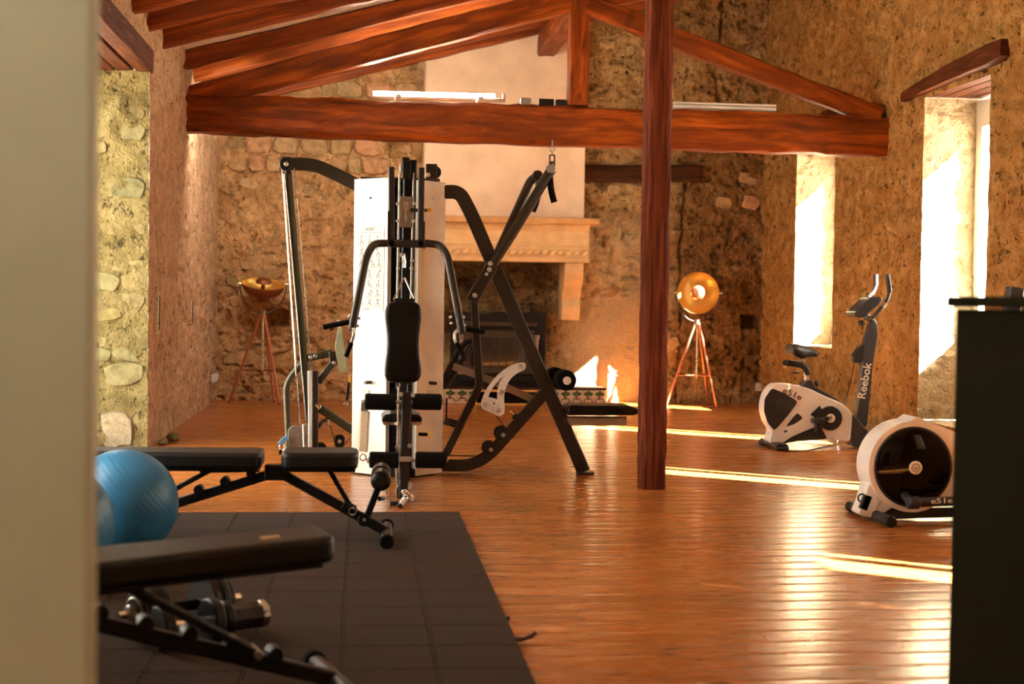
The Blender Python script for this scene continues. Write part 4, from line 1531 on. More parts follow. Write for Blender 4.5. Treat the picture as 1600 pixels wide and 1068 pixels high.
def GP(mb, nm, mt, par=gym, **k):
    return mb.build(nm, M[mt], par, **k)


def gline(pts, Y):
    return [at(p[0], p[1], p[2] if len(p) > 2 else Y) for p in pts]


def bolt(px, py, Y, r_=0.017, par=gym, mt='bolt'):
    p = at(px, py, Y)
    return MB().cyl((p.x, p.y, p.z), (p.x, p.y - 0.014, p.z), r_, 10).build('bolt', M[mt], par)


# shroud: two folded white sheets
TLp, TRp = at(555, 283, 9.72), at(605.5, 279, 9.52)
BLp, BRp = at(548, 739, 9.72), at(603, 746, 9.52)
BLp.x, BRp.x = (TLp.x + BLp.x) / 2 - 0.0, (TRp.x + BRp.x) / 2
TLp.x, TRp.x = BLp.x, BRp.x
RTi, RTo = at(656, 284, 9.52), at(697, 291, 9.70)
RBi, RBo = at(648, 746, 9.52), at(690, 741, 9.70)
RTi.x = RBi.x = (RTi.x + RBi.x) / 2
RTo.x = RBo.x = (RTo.x + RBo.x) / 2


def sheet(poly2, z0, z1, th, nm, par=gym, mt='white_metal'):
    """folded sheet along a plan polyline"""
    mb = MB()
    pts = [V((p[0], p[1], 0)) for p in poly2]
    n = len(pts)
    nr = []
    for i in range(n):
        d = (pts[min(i + 1, n - 1)] - pts[max(i - 1, 0)]).normalized()
        nr.append(V((d.y, -d.x, 0)))
    outer = pts
    inner = [p - q * th for p, q in zip(pts, nr)]
    loop = outer + inner[::-1]
    mb.prism([V((p.x, p.y, z0)) for p in loop], (0, 0, z1 - z0))
    return mb.build(nm, M[mt], par, sharp=20)


zL0, zL1 = 0.012, TLp.z
left_sh = sheet([(BLp.x + 0.03, 10.15), (BLp.x, 9.72), (BRp.x, 9.52), (BRp.x + 0.025, 9.60)], zL0, 2.00, 0.006, 'left_shroud')
right_sh = sheet([(RBi.x - 0.025, 9.60), (RBi.x, 9.52), (RBo.x, 9.70), (RBo.x - 0.03, 10.15)], zL0, 1.99, 0.006, 'right_shroud')
GP(MB().box(((BLp.x + RBo.x) / 2, 9.90, 2.0), RBo.x - BLp.x - 0.08, 0.42, 0.03), 'top_plate', 'frame')
GP(MB().box(((BLp.x + RBo.x) / 2, 10.16, 1.0), RBo.x - BLp.x - 0.05, 0.02, 2.0), 'rear_panel', 'frame')
GP(MB().box((0.26, 9.68, 0.03), 0.20, 0.30, 0.05), 'tower_base', 'frame')
pn = V((BRp.x - BLp.x, 9.52 - 9.72, 0)).normalized()
nL = V((pn.y, -pn.x, 0))
for px, py, r_ in ((579, 309, 0.009),):
    q = onp(px, py, BLp, nL)
    MB().cyl(q + nL * 0.0, q + nL * 0.004, r_, 12).build('shroud_hole', M['black'], left_sh)
pr_ = V((RBo.x - RBi.x, 0.18, 0)).normalized()
nR = V((pr_.y, -pr_.x, 0))
q = onp(676, 310, RBi, nR)
MB().cyl(q, q + nR * 0.012, 0.011, 12).build('bolt', M['bolt'], right_sh)
for px, py, nn, par in ((579, 597, nL, left_sh), (672, 598, nR, right_sh)):
    q = onp(px, py, BLp if par is left_sh else RBi, nn)
    MB().tube([q, q + nn * 0.055], 0.012, 10).build('peg', M['frame'], par)
    q2 = onp(px + (-6 if par is left_sh else 0), py + 15, BLp if par is left_sh else RBi, nn)
    MB().box(q2 + nn * 0.004, 0.05, 0.006, 0.03, Matrix.Rotation(math.atan2(-nn.x, nn.y) + math.pi, 3, 'Z')).build('peg_label', M['paper'], par)

# exercise chart on the left shroud
def chart_pt(u, v):
    """u 0..1 across the sheet, v 0..1 up, a little proud of the shroud"""
    a, b_ = onp(555.5, 486, BLp, nL), onp(599.5, 487, BLp, nL)
    c, d = onp(556.5, 352, BLp, nL), onp(601.0, 352, BLp, nL)
    lo_, hi_ = a * (1 - u) + b_ * u, c * (1 - u) + d * u
    return lo_ * (1 - v) + hi_ * v


mb = MB()
mb.prism([chart_pt(0, 0) + nL * 0.001, chart_pt(1, 0) + nL * 0.001, chart_pt(1, 1) + nL * 0.001, chart_pt(0, 1) + nL * 0.001], nL * 0.002)
chart = mb.build('exercise_chart', M['paper'], left_sh)
ux = (chart_pt(1, 0.5) - chart_pt(0, 0.5)).normalized()


def cq(u0_, v0_, u1_, v1_, d=0.0035):
    return [chart_pt(u0_, v0_) + nL * d, chart_pt(u1_, v0_) + nL * d, chart_pt(u1_, v1_) + nL * d, chart_pt(u0_, v1_) + nL * d]


def stroke(mb, a, b_, wv=0.05):
    p, q2 = chart_pt(*a) + nL * 0.0035, chart_pt(*b_) + nL * 0.0035
    d = (q2 - p).normalized()
    s_ = d.cross(nL) * 0.0026
    mb.add([p - s_, p + s_, q2 + s_, q2 - s_], [(0, 1, 2, 3)])


mb = MB()
mb.add(cq(0.08, 0.912, 0.92, 0.916), [(0, 1, 2, 3)])
mb.build('chart_line', M['ink_red'], left_sh)
mb = MB()
r_ = random.Random(11)
rows = [(0.76, 0.90, 3), (0.63, 0.75, 3), (0.505, 0.625, 4), (0.385, 0.495, 3), (0.275, 0.375, 3), (0.165, 0.265, 3), (0.065, 0.155, 3)]
for v0, v1, n in rows:
    mb.add(cq(0.06, v0 - 0.004, 0.94, v0 - 0.0015), [(0, 1, 2, 3)])
    for k in range(n):
        if v0 < 0.5 and k == 0 and r_.random() < 0.5:
            continue
        uc = 0.06 + 0.88 * (k + 0.5) / n
        h_ = v1 - v0
        lean = r_.uniform(-0.06, 0.06)
        hip, sh = (uc, v0 + h_ * 0.45), (uc + lean, v0 + h_ * 0.75)
        stroke(mb, hip, sh)
        stroke(mb, hip, (uc - 0.05, v0 + h_ * 0.22))
        stroke(mb, (uc - 0.05, v0 + h_ * 0.22), (uc - 0.04, v0 + h_ * 0.04))
        stroke(mb, hip, (uc + 0.06, v0 + h_ * 0.25))
        stroke(mb, (uc + 0.06, v0 + h_ * 0.25), (uc + 0.04, v0 + h_ * 0.04))
        stroke(mb, sh, (sh[0] + r_.uniform(-0.09, 0.09), v0 + h_ * r_.uniform(0.5, 0.95)))
        c = chart_pt(sh[0], v0 + h_ * 0.85) + nL * 0.0035
        mb.add([c + ux * 0.005 * math.cos(a) + V((0, 0, 0.005 * math.sin(a))) for a in (0, 1.05, 2.1, 3.14, 4.2, 5.24)], [tuple(range(6))])
mb.build('chart_figures', M['ink'], left_sh, kind='stuff')
q = chart_pt(0.5, 0.955) + nL * 0.0034
text('chart_heading', 'HOIST', 0.030, q, ux, (0, 0, 1), M['ink'], left_sh, 0.0004)
q = chart_pt(0.42, 0.03) + nL * 0.0034
text('chart_footer', 'HOIST', 0.016, q, ux, (0, 0, 1), M['ink'], left_sh, 0.0004)

# weight stack and guide rods in the gap
for k in range(14):
    GP(MB().box((0.275, 9.66, 0.10 + 0.036 * k), 0.16, 0.10, 0.033), 'weight_plate', 'black', bevel=0.003)
for px in (632, 668):
    a = at(px, 500, 9.60)
for xx in (0.232, 0.318):
    GP(MB().tube([(xx, 9.66, 0.06), (xx, 9.66, 1.98)], 0.0125, 10), 'guide_rod', 'chrome')
# central spine: dark column between bright edge rails
Ys = 9.40
GP(MB().bar(gline([(641, 250), (629.5, 770)], Ys - 0.0), 0.085, 0.05, (0, 1, 0)), 'spine', 'black')
for px0, px1 in ((624.5, 619), (646.5, 640)):
    GP(MB().bar(gline([(px0, 270), (px1, 560)], Ys - 0.04), 0.012, 0.02, (0, 1, 0)), 'edge_rail', 'steel')
GP(MB().box(at(635, 266, 9.36), 0.055, 0.14, 0.115), 'top_pulley_block', 'black', bevel=0.006)
GP(MB().box(at(626.5, 262, 9.36), 0.016, 0.08, 0.05), 'pulley_bracket', 'pvc', bevel=0.004)
GP(MB().cyl(at(628, 256, 9.36), at(640, 256, 9.36), 0.045, 18), 'top_pulley', 'black')
for px, py in ((622, 318), (622, 345), (647, 318), (646, 345), (623, 407), (644, 407), (622, 419), (643, 419)):
    bolt(px, py, Ys - 0.05, 0.012)
plq = MB()
a = gline([(624.5, 306.5), (643.5, 307), (642.5, 355), (623.5, 354.5)], Ys - 0.055)
plq.prism(a, (0, 0.02, 0))
plaque = GP(plq, 'name_plate', 'bronze_plate', bevel=0.002)
for k, ch in enumerate('HOIST'):
    p = at(634.6 - 0.12 * k, 318.3 + 6.4 * k, Ys - 0.0565)
    text('letter', ch, 0.030, p, (1, 0, 0), (0, 0, 1), M['letter'], plaque, 0.001, sx=1.35)
# press arm: two uprights, cross bar, bent arms
Yp = 9.22
for a, b_ in (((611.5, 261), (612, 384)), ((658.5, 262), (657, 384))):
    GP(MB().bar(gline([a, b_], Yp), 0.040, 0.05, (0, 1, 0)), 'arm_upright', 'frame')
for a, b_ in (((606, 330), (607, 386)), ((663, 346), (662.5, 389))):
    GP(MB().box((at(a[0], a[1], Yp) + at(b_[0], b_[1], Yp)) / 2, 0.008, 0.06, (at(a[0], a[1], Yp) - at(b_[0], b_[1], Yp)).z), 'arm_cheek', 'frame')
GP(MB().box(at(674, 268, 9.50), 0.075, 0.05, 0.10), 'side_pulley_block', 'frame', bevel=0.005)
GP(MB().cyl(at(679, 269, 9.58), at(679, 269, 9.54), 0.045, 18), 'side_pulley', 'black')
bolt(669, 273, 9.47, 0.015)
GP(MB().tube(gline([(641, 328), (662, 328.5)], 9.3), 0.012, 10), 'pull_pin', 'black')
GP(MB().tube(gline([(663, 328.3), (668, 328.3)], 9.3), 0.011, 10), 'pin_sleeve', 'frame')
GP(MB().ball(at(670.5, 328.3, 9.3), 0.017, 1, 1, 1, 12, 8), 'pin_knob', 'yellow')
GP(MB().bar(gline([(609, 380), (663, 381)], Yp), 0.05, 0.05, (0, 1, 0)), 'cross_bar', 'frame')
for pts, nm in (([(606, 380), (585, 380), (573, 398), (549.5, 516)], 'l'), ([(664, 380), (687, 382), (699, 398), (722, 520)], 'r')):
    arm = GP(MB().tube(fillet([at(px, py, Yp - 0.12 * max(0, i - 1)) for i, (px, py) in enumerate(pts)], 0.10, 8), 0.025, 14), 'press_arm', 'frame')
    s_ = 1 if nm == 'r' else -1
    e = pts[-1]
    Ye = Yp - 0.24
    if nm == 'l':
        hp = [(552, 512), (553.5, 521), (550, 533), (541, 557)]
        gr = [(549, 535), (540.5, 557)]
        hb, he = [(556, 505), (548, 503), (530, 507)], [(546, 502.5), (505, 511)]
        bl = [(548, 492), (561, 497), (559, 509), (546, 494)]
    else:
        hp = [(716, 514), (710, 520), (710, 531), (726, 562)]
        gr = [(713.5, 535), (726.5, 562)]
        hb, he = [(722, 515), (735, 515), (745, 517)], [(728, 514), (757, 518.5)]
        bl = [(704, 495), (724, 495), (726, 508), (705, 505)]
    GP(MB().tube(fillet(gline(hp, Ye - 0.03), 0.03, 5), 0.010, 10), 'handle_rod', 'steel', arm)
    GP(MB().tube(gline(gr, Ye - 0.03), 0.015, 12), 'grip', 'foam', arm)
    GP(MB().tube(gline(he, Ye + 0.05), 0.017, 12), 'side_grip', 'foam', arm)
    for px, py in bl:
        p = at(px, py, Ye + 0.03)
        GP(MB().ball(p, 0.0105, 1, 1, 1, 8, 6), 'adjust_pin', 'bolt', arm)
# backrest
Yb = 8.98


def pxpoly(pts, Y, th, nm, mt, par, bevel=0.0, seg=3, sharp=35):
    return MB().prism(gline(pts, Y), (0, th, 0)).build(nm, M[mt], par, bevel=bevel, seg=seg, sharp=sharp)


half = [(0, 470.5), (12, 470.5), (20, 472), (26, 477), (28.5, 486), (28.5, 498), (27, 510), (25.5, 525), (25, 538), (26, 552), (28, 566), (29, 578), (28.5, 587), (25, 594), (18, 597.5), (8, 598)]
cxp = lambda py: 629.8 + (534 - py) * 0.006
poly = [(cxp(py) + dx, py) for dx, py in half] + [(cxp(py) - dx, py) for dx, py in reversed(half[1:])]
pw = gline(poly, Yb)
nn_ = len(pw)
mb = MB()
rings_, cen = [], sum(pw, V((0, 0, 0))) / nn_
for off, dy in ((0.003, 0.07), (0.0, 0.06), (0.0, 0.022), (0.003, 0.012), (0.009, 0.005), (0.017, 0.001), (0.026, 0.0)):
    for i in range(nn_):
        t_ = (pw[(i + 1) % nn_] - pw[i - 1]).normalized()
        nv_ = V((t_.z, 0, -t_.x))
        if nv_.dot(pw[i] - cen) > 0:
            nv_ = -nv_
        rings_.append(pw[i] + nv_ * off + V((0, dy, 0)))
fs_ = [tuple(range(nn_)), tuple(range(6 * nn_, 7 * nn_))]
for k in range(6):
    fs_ += [(k * nn_ + i, k * nn_ + (i + 1) % nn_, (k + 1) * nn_ + (i + 1) % nn_, (k + 1) * nn_ + i) for i in range(nn_)]
mb.add(rings_, fs_)
GP(mb, 'backrest', 'vinyl', sharp=60)
GP(MB().box(at(632, 472, Yb + 0.06), 0.125, 0.05, 0.05), 'backrest_bracket', 'black', bevel=0.004)
for sx_ in (615, 648):
    GP(MB().tube(gline([(632.5 if sx_ > 630 else 631, 434, Yb + 0.2), (sx_, 468, Yb + 0.08)], Yb), 0.006, 8), 'cable_loop', 'steel')
sn = GP(MB().tube(gline([(630, 399), (632, 408), (631.5, 418)], 9.3), 0.011, 10), 'snap_hook', 'chrome')
GP(MB().torus(at(629, 398, 9.3), (0, 1, 0), 0.014, 0.005, 14, 8), 'snap_ring', 'chrome', sn)
# seat and seat post
seat = MB()
spx = [(596, 658), (597, 652), (602, 647.5), (612, 646), (642, 646), (653, 647.5), (659, 652), (660.5, 658)]
GP(MB().prism(gline(spx, 8.70), (0, 0.34, 0)), 'seat', 'vinyl', bevel=0.012, seg=3)
GP(MB().prism(gline([(597, 659), (660, 659), (658, 664), (600, 664)], 8.71), (0, 0.32, 0)), 'seat_board', 'chrome')
GP(MB().bar([at(629, 662, 8.9), V((at(629, 662, 8.9).x, 8.9, 0.12))], 0.05, 0.07, (0, 1, 0)), 'seat_post', 'frame')
GP(MB().bar([(0.255, 9.62, 0.06), (0.24, 8.34, 0.06)], 0.06, 0.07), 'front_boom', 'frame')
GP(MB().box((0.205, 8.25, 0.012), 0.07, 0.06, 0.02), 'boom_foot', 'black', bevel=0.004)
GP(MB().tube(gline([(654, 678), (668, 678.5)], 8.8), 0.011, 10), 'seat_pin', 'foam')
sk = GP(MB().cyl(at(668, 678.6, 8.8), at(672, 678.6, 8.8), 0.022, 14), 'seat_knob', 'yellow')
# leg developer
Yl = 8.32
GP(MB().bar(gline([(635.5, 612), (630, 776)], Yl), 0.055, 0.05, (0, 1, 0)), 'leg_post', 'frame')
GP(MB().bar(gline([(623, 603), (620, 770)], Yl + 0.25), 0.012, 0.03, (0, 1, 0)), 'leg_rail', 'chrome')
GP(MB().bar(gline([(640, 600), (637.5, 700)], Yl + 0.1), 0.03, 0.05, (0, 1, 0)), 'leg_lever', 'black')
for (xa, xb, xc, xd, py0, py1) in ((570, 622.5, 640, 690, 627, 628), (577, 627, 645, 697, 718, 718.5)):
    ax_ = GP(MB().tube(gline([(xa - 5, py0), (xd + 4, py1)], Yl), 0.011, 10), 'roller_axle', 'steel')
    for u, w_ in ((xa, xb - 4), (xc + 4, xd)):
        rl = GP(MB().cyl(at(u, py0, Yl), at(w_, py1, Yl), 0.048, 22, 0.008), 'foam_roller', 'foam')
        o_ = (u - 2.5) if u == xa else (w_ + 2.5)
        GP(MB().cyl(at(min(o_, w_ if u != xa else u), py0, Yl), at(max(o_, w_ if u != xa else u), py1, Yl), 0.02, 12), 'roller_cap', 'steel', rl)
for px, py in ((626, 616), (645, 617), (621, 698), (640, 696), (622, 753), (641, 756), (640, 761)):
    bolt(px, py, Yl - 0.03, 0.013)
GP(MB().box(at(633, 717, Yl - 0.03), 0.075, 0.02, 0.03), 'roller_clamp', 'bronze_plate', bevel=0.004)
# chromed cable end with clips at the foot
ce = GP(MB().cyl(at(626, 789, 8.12), at(634, 777, 8.12), 0.017, 14), 'cable_stop', 'pvc')
GP(MB().cyl(at(623.5, 792, 8.11), at(626.5, 788, 8.12), 0.0175, 14), 'stop_cap', 'black', ce)
for c, rr in (((636, 773), 0.020), ((641, 775), 0.016), ((633, 769), 0.017), ((644, 778), 0.012)):
    GP(MB().torus(at(c[0], c[1], 8.12), (0.3, 1, 0.4), rr, 0.005, 16, 7), 'snap_link', 'chrome', ce)
# fleece ankle strap hanging on the left roller
fl = GP(MB().bar(fillet(gline([(570, 642), (568.5, 665), (567.5, 690), (566, 705)], Yl - 0.02), 0.02), 0.062, 0.03, (0, 1, 0), 0.012), 'ankle_strap', 'fleece')
GP(MB().box(at(569.5, 636, Yl - 0.01), 0.045, 0.02, 0.05), 'strap_buckle', 'steel', fl, bevel=0.004)
GP(MB().torus(at(567, 714, Yl - 0.02), (0, 1, 0), 0.018, 0.004, 16, 7), 'strap_ring', 'chrome', fl)

# --- left: high pulley arm, slanted upright, leg press
Yh = 9.95
GP(MB().bar(fillet(gline([(560, 290), (522, 271), (492, 257.5), (444, 255)], Yh), [0, 0.1, 0.3, 0], 7), 0.055, 0.088, (0, 0, 1)), 'high_arm', 'frame')
hp_ = GP(MB().cyl(at(446.5, 256, Yh - 0.05), at(446.5, 256, Yh - 0.10), 0.047, 22), 'high_pulley', 'black')
GP(MB().box(at(447, 254, Yh - 0.06), 0.055, 0.03, 0.08), 'pulley_cheek', 'black', hp_, bevel=0.006)
bolt(447.5, 256, Yh - 0.10, 0.016)
ur = GP(MB().bar(gline([(450.5, 266), (485, 670)], Yh - 0.06), 0.042, 0.05, (0, 1, 0)), 'slant_upright', 'frame_olive')
GP(MB().bar([p + V((-0.0225, -0.02, 0)) for p in gline([(450.5, 272), (485, 670)], Yh - 0.06)], 0.006, 0.03, (0, 1, 0)), 'upright_edge', 'chrome', ur)
GP(MB().box(at(450.5, 268.5, Yh - 0.08), 0.035, 0.03, 0.03), 'upright_clamp', 'black', ur, bevel=0.004)
for a, b_ in (((441, 262), (470, 690)), ((459.5, 262), (489, 620))):
    GP(MB().tube(gline([a, b_], Yh - 0.085), 0.0046, 6), 'pulley_cable', 'steel')
ho = GP(MB().bar(gline([(478.5, 662), (479.5, 697)], Yh - 0.09), 0.052, 0.05, (0, 1, 0)), 'upright_holder', 'steel')
GP(MB().bar(gline([(477, 673), (485, 673)], Yh - 0.10), 0.06, 0.012, (0, 1, 0)), 'holder_ring', 'chrome', ho)
Yq = 9.75
GP(MB().bar(gline([(492, 579), (492, 708)], Yq), 0.045, 0.05, (0, 1, 0)), 'lower_post', 'frame')
GP(MB().bar(gline([(484, 579), (485.5, 706)], Yq + 0.02), 0.028, 0.04, (0, 1, 0)), 'lower_post_face', 'pvc')
GP(MB().tube(fillet(gline([(451.5, 714), (447, 600), (462, 578), (486, 556)], Yq + 0.15), 0.12, 7), 0.022, 12), 'curved_lever', 'frame_olive')
GP(MB().bar(gline([(484, 558), (520, 551)], Yq + 0.05), 0.05, 0.055, (0, 1, 0)), 'press_link', 'frame_olive')
GP(MB().bar(gline([(497, 597), (523, 563)], Yq + 0.05), 0.05, 0.05, (0, 1, 0)), 'press_link', 'frame_olive')
GP(MB().bar(gline([(519, 549), (521, 567)], Yq + 0.03), 0.05, 0.05, (0, 1, 0)), 'press_head', 'frame')
for px, py in ((485.5, 558), (522, 566.5), (493, 556)):
    bolt(px, py, Yq, 0.013)
fp = [(529, 511), (532, 511), (542, 581), (530, 582), (523, 540)]
pxpoly(fp, Yq + 0.0, 0.28, 'footplate', 'footplate', gym, 0.004)
GP(MB().tube(gline([(528, 500), (529.5, 512)], Yq + 0.1), 0.006, 8), 'plate_pin', 'steel')
GP(MB().bar(gline([(498, 636), (552, 672)], Yq + 0.05), 0.055, 0.07, (0, 1, 0)), 'press_tube', 'frame_olive')
tk = GP(MB().tube(fillet(gline([(493, 632), (499, 640), (501, 633)], Yq - 0.03), 0.02), 0.006, 8), 'hook_pin', 'chrome')
GP(MB().bar(gline([(485, 704), (556, 704)], Yq + 0.1), 0.05, 0.055, (0, 1, 0)), 'base_rail', 'frame')
hx = [(523, 681), (528, 679), (535, 679), (539, 683), (538, 696), (534, 699.5), (525, 699.5), (522.5, 694)]
pxpoly(hx, Yq + 0.02, 0.05, 'pulley_housing', 'black', gym, 0.003)
bolt(530.5, 689, Yq + 0.02, 0.012)
GP(MB().cyl(at(501, 700, Yq + 0.06), at(501, 700, Yq + 0.02), 0.042, 20), 'low_pulley', 'black')
bolt(500, 702, Yq + 0.02, 0.013, mt='yellow')
GP(MB().tube(fillet(gline([(497, 668), (505, 656), (515, 656)], Yq + 0.04), 0.05), 0.014, 8), 'guide_arc', 'frame')
GP(MB().tube(gline([(514, 656), (523, 690)], Yq + 0.03), 0.004, 6), 'low_cable', 'frame')
GP(MB().tube(gline([(538, 694), (547, 684)], Yq + 0.03), 0.004, 6), 'low_cable', 'frame')
GP(MB().cyl(at(513.5, 655, Yq + 0.02), at(515, 663, Yq + 0.02), 0.012, 10), 'cable_sleeve', 'steel')
ob = []
for k in range(9):
    a = math.pi * k / 8
    ob.append((460 - 10.5 * math.cos(a), 675 - 10 * math.sin(a)))
for k in range(9):
    a = math.pi * k / 8
    ob.append((462 + 10.5 * math.cos(a), 699 + 10 * math.sin(a)))
cv = pxpoly(ob, Yq - 0.12, 0.05, 'pulley_guard', 'grey_plate', gym, 0.004)
bs_ = GP(MB().bar(fillet(gline([(450, 683), (443, 686), (437, 694)], Yq - 0.14), 0.02), 0.03, 0.02, (0, 1, 0)), 'blue_strap', 'strap_blue')
GP(MB().torus(at(441, 698, Yq - 0.14), (0.6, 1, 0), 0.022, 0.0045, 18, 7), 'carabiner', 'chrome', bs_)
GP(MB().box(at(438, 706, Yq - 0.14), 0.02, 0.02, 0.035), 'carabiner_block', 'black', bs_, bevel=0.004)
ch_ = GP(MB().bar(gline([(545.5, 596), (542, 625)], 9.62), 0.018, 0.008, (0, 1, 0)), 'hanging_tag', 'black')
GP(MB().box(at(546.5, 592, 9.62), 0.014, 0.01, 0.05), 'tag_tip', 'yellow', ch_, bevel=0.002)
GP(MB().torus(at(540.5, 631, 9.62), (0, 1, 0), 0.012, 0.004, 12, 6), 'tag_ring', 'steel', ch_)

# --- right: knee raise and dip station
Yr = 9.72
GP(MB().bar(fillet(gline([(690, 300), (718, 299), (737, 335), (760, 389), (912, 736)], Yr), [0, 0.16, 0.3, 0.2, 0], 8), 0.055, 0.092, (0.9, 0, 0.45)), 'main_leg', 'frame')
p = at(914, 739, Yr)
GP(MB().box((p.x, Yr, 0.010), 0.115, 0.10, 0.016), 'foot_plate', 'frame', bevel=0.003)
lv = GP(MB().bar(gline([(737, 471), (771, 411)], Yr - 0.06), 0.055, 0.085, (0.5, 0, -0.3)), 'lever', 'frame')
for px, py in ((742, 461), (766, 411.5), (760, 428), (764.5, 421)):
    bolt(px, py, Yr - 0.09, 0.017 if px != 760 else 0.012)
GP(MB().tube(gline([(768, 416), (801, 364), (862, 264)], Yr - 0.06), 0.035, 14), 'dip_bar', 'frame')
GP(MB().tube(fillet(gline([(777, 398, Yr + 0.12), (829, 282, Yr + 0.45), (841, 274, Yr + 0.45)], Yr), 0.05), 0.033, 14), 'dip_bar', 'frame')
GP(MB().cyl(at(840, 274, Yr + 0.44), at(840, 274, Yr + 0.38), 0.038, 16), 'bar_cap', 'frame')
GP(MB().cyl(at(862, 263, Yr - 0.08), at(859.5, 263.5, Yr - 0.12), 0.030, 16), 'bar_cap', 'grey_plate')
GP(MB().tube(fillet(gline([(859, 272), (861, 298), (866, 316)], Yr - 0.06), 0.05), 0.022, 12), 'drop_handle', 'foam')
GP(MB().tube(fillet(gline([(841, 300), (838, 315), (832, 330)], Yr + 0.40), 0.05), 0.024, 12), 'drop_handle', 'foam')
GP(MB().tube(gline([(840, 276), (838, 310)], Yr + 0.42), 0.014, 10), 'handle_stem', 'frame')
GP(MB().bar(fillet(gline([(741, 472), (749.5, 602), (690, 722)], Yr + 0.02), [0, 0.05, 0], 6), 0.05, 0.078, (0, 1, 0)), 'rear_strut', 'frame')
GP(MB().bar(fillet(gline([(655, 725), (735, 727), (764, 711), (852, 612)], Yr + 0.04), [0, 0.12, 0.16, 0], 8), 0.055, 0.080, (0, 0, 1)), 'base_tube', 'frame')
for (px, py) in ((786, 679), (767, 702)):
    GP(MB().cyl(at(px - 4, py - 4, Yr + 0.05), at(px - 4, py - 4, Yr + 0.01), 0.048, 20), 'base_pulley', 'black')
    bolt(px, py, Yr + 0.01, 0.016)
GP(MB().tube(gline([(690, 711), (748, 712)], Yr + 0.03), 0.0045, 6), 'base_cable', 'black')
GP(MB().tube(gline([(776, 650), (790, 668)], Yr + 0.02), 0.0045, 6), 'base_cable', 'black')
GP(MB().bar(gline([(708, 572), (770, 595), (838, 626)], Yr + 0.12), 0.02, 0.05, (0, 0, 1)), 'link_bar', 'bronze_plate')
GP(MB().tube(fillet(gline([(684, 610), (718, 545), (732, 530), (740, 536), (708, 585), (694, 605)], Yr + 0.2), 0.03, 5), 0.020, 10), 'bent_tube', 'frame')
GP(MB().bar(gline([(694, 656), (724, 666)], Yr + 0.06), 0.05, 0.06, (0, 1, 0)), 'gusset', 'frame')
ad_ = GP(MB().bar(gline([(698, 622), (697, 662)], Yr - 0.15), 0.012, 0.012, (0, 1, 0)), 'short_chain', 'black')
GP(MB().ball(at(697, 658, Yr - 0.15), 0.018, 1, 1, 1.4, 10, 8), 'chain_bead', 'frame', ad_)
GP(MB().cyl(at(797, 642, Yr - 0.05), at(803, 648, Yr - 0.05), 0.012, 10), 'locking_pin', 'chrome')
GP(MB().cyl(at(803, 648, Yr - 0.05), at(806, 652, Yr - 0.05), 0.022, 12), 'pin_body', 'black')


def cubic(a, b_, c, d, n=8):
    out = []
    for k in range(n):
        t = k / n
        q = 1 - t
        out.append(tuple(a[i] * q ** 3 + 3 * b_[i] * q * q * t + 3 * c[i] * q * t * t + d[i] * t ** 3 for i in (0, 1)))
    return out


# slotted white plate: outer outline plus slot, built as a ring of quads
outer = cubic((818, 566), (790, 566), (757, 600), (751, 632), 14) + [(751, 632), (754, 638), (764, 643), (775, 648), (781, 650), (788, 646), (789, 636)] + cubic((788, 630), (786, 605), (796, 585), (819, 578), 12) + [(819, 578), (822, 573), (821, 568)]
slot = [(787, 587), (775, 598), (766, 612), (763, 620), (772, 622), (777, 624), (777, 610), (781, 597)]
bm_ = bmesh.new()
ov = [bm_.verts.new(at(px, py, Yr - 0.10)) for px, py in outer]
sv = [bm_.verts.new(at(px, py, Yr - 0.10)) for px, py in slot]
oe = [bm_.edges.new((ov[i], ov[(i + 1) % len(ov)])) for i in range(len(ov)) if ov[i].co != ov[(i + 1) % len(ov)].co]
se = [bm_.edges.new((sv[i], sv[(i + 1) % len(sv)])) for i in range(len(sv))]
bmesh.ops.remove_doubles(bm_, verts=bm_.verts, dist=1e-5)
bmesh.ops.triangle_fill(bm_, edges=bm_.edges, use_beauty=True)
ex = bmesh.ops.extrude_face_region(bm_, geom=list(bm_.faces))
bmesh.ops.translate(bm_, verts=[g_ for g_ in ex['geom'] if isinstance(g_, bmesh.types.BMVert)], vec=(0, 0.012, 0))
bm_.verts.index_update()
mb = MB()
mb.add([v_.co.copy() for v_ in bm_.verts], [[v_.index for v_ in f_.verts] for f_ in bm_.faces])
bm_.free()
arc = GP(mb, 'arc_plate', 'arc_plate')
for px, py in ((814, 571.5), (782.5, 612), (758, 632), (778, 640)):
    bolt(px, py, Yr - 0.10, 0.018, arc)
q = at(772, 630, Yr - 0.104)
MB().cyl(q, q + V((0, 0.004, 0)), 0.007, 8).build('plate_hole', M['black'], arc)
# roller pad pair and elbow/seat pad
for px, py, Y0 in ((866, 588, Yr + 0.18), (880, 592, Yr - 0.06)):
    rl = GP(MB().cyl(at(px, py, Y0), at(px, py, Y0 - 0.02) + V((0, -0.16, -0.0)), 0.070, 22, 0.01), 'knee_roller', 'foam')
    e = at(px, py, Y0) + V((0, -0.18, 0))
    GP(MB().cyl(e, e + V((0, -0.012, 0)), 0.028, 14), 'roller_hub', 'pvc', rl)
GP(MB().bar(gline([(846, 600), (876, 593)], Yr), 0.03, 0.03, (0, 1, 0)), 'roller_axle', 'frame')
GP(MB().prism(gline([(886, 647), (888, 636), (893, 633), (985, 634), (1000, 640), (1000, 646), (990, 649), (889, 649)], Yr - 0.16), (0, 0.30, 0)), 'knee_pad', 'vinyl', bevel=0.015, seg=3)
GP(MB().bar(gline([(880, 657), (978, 657.5)], Yr), 0.055, 0.062, (0, 0, 1)), 'pad_tube', 'bronze_plate')


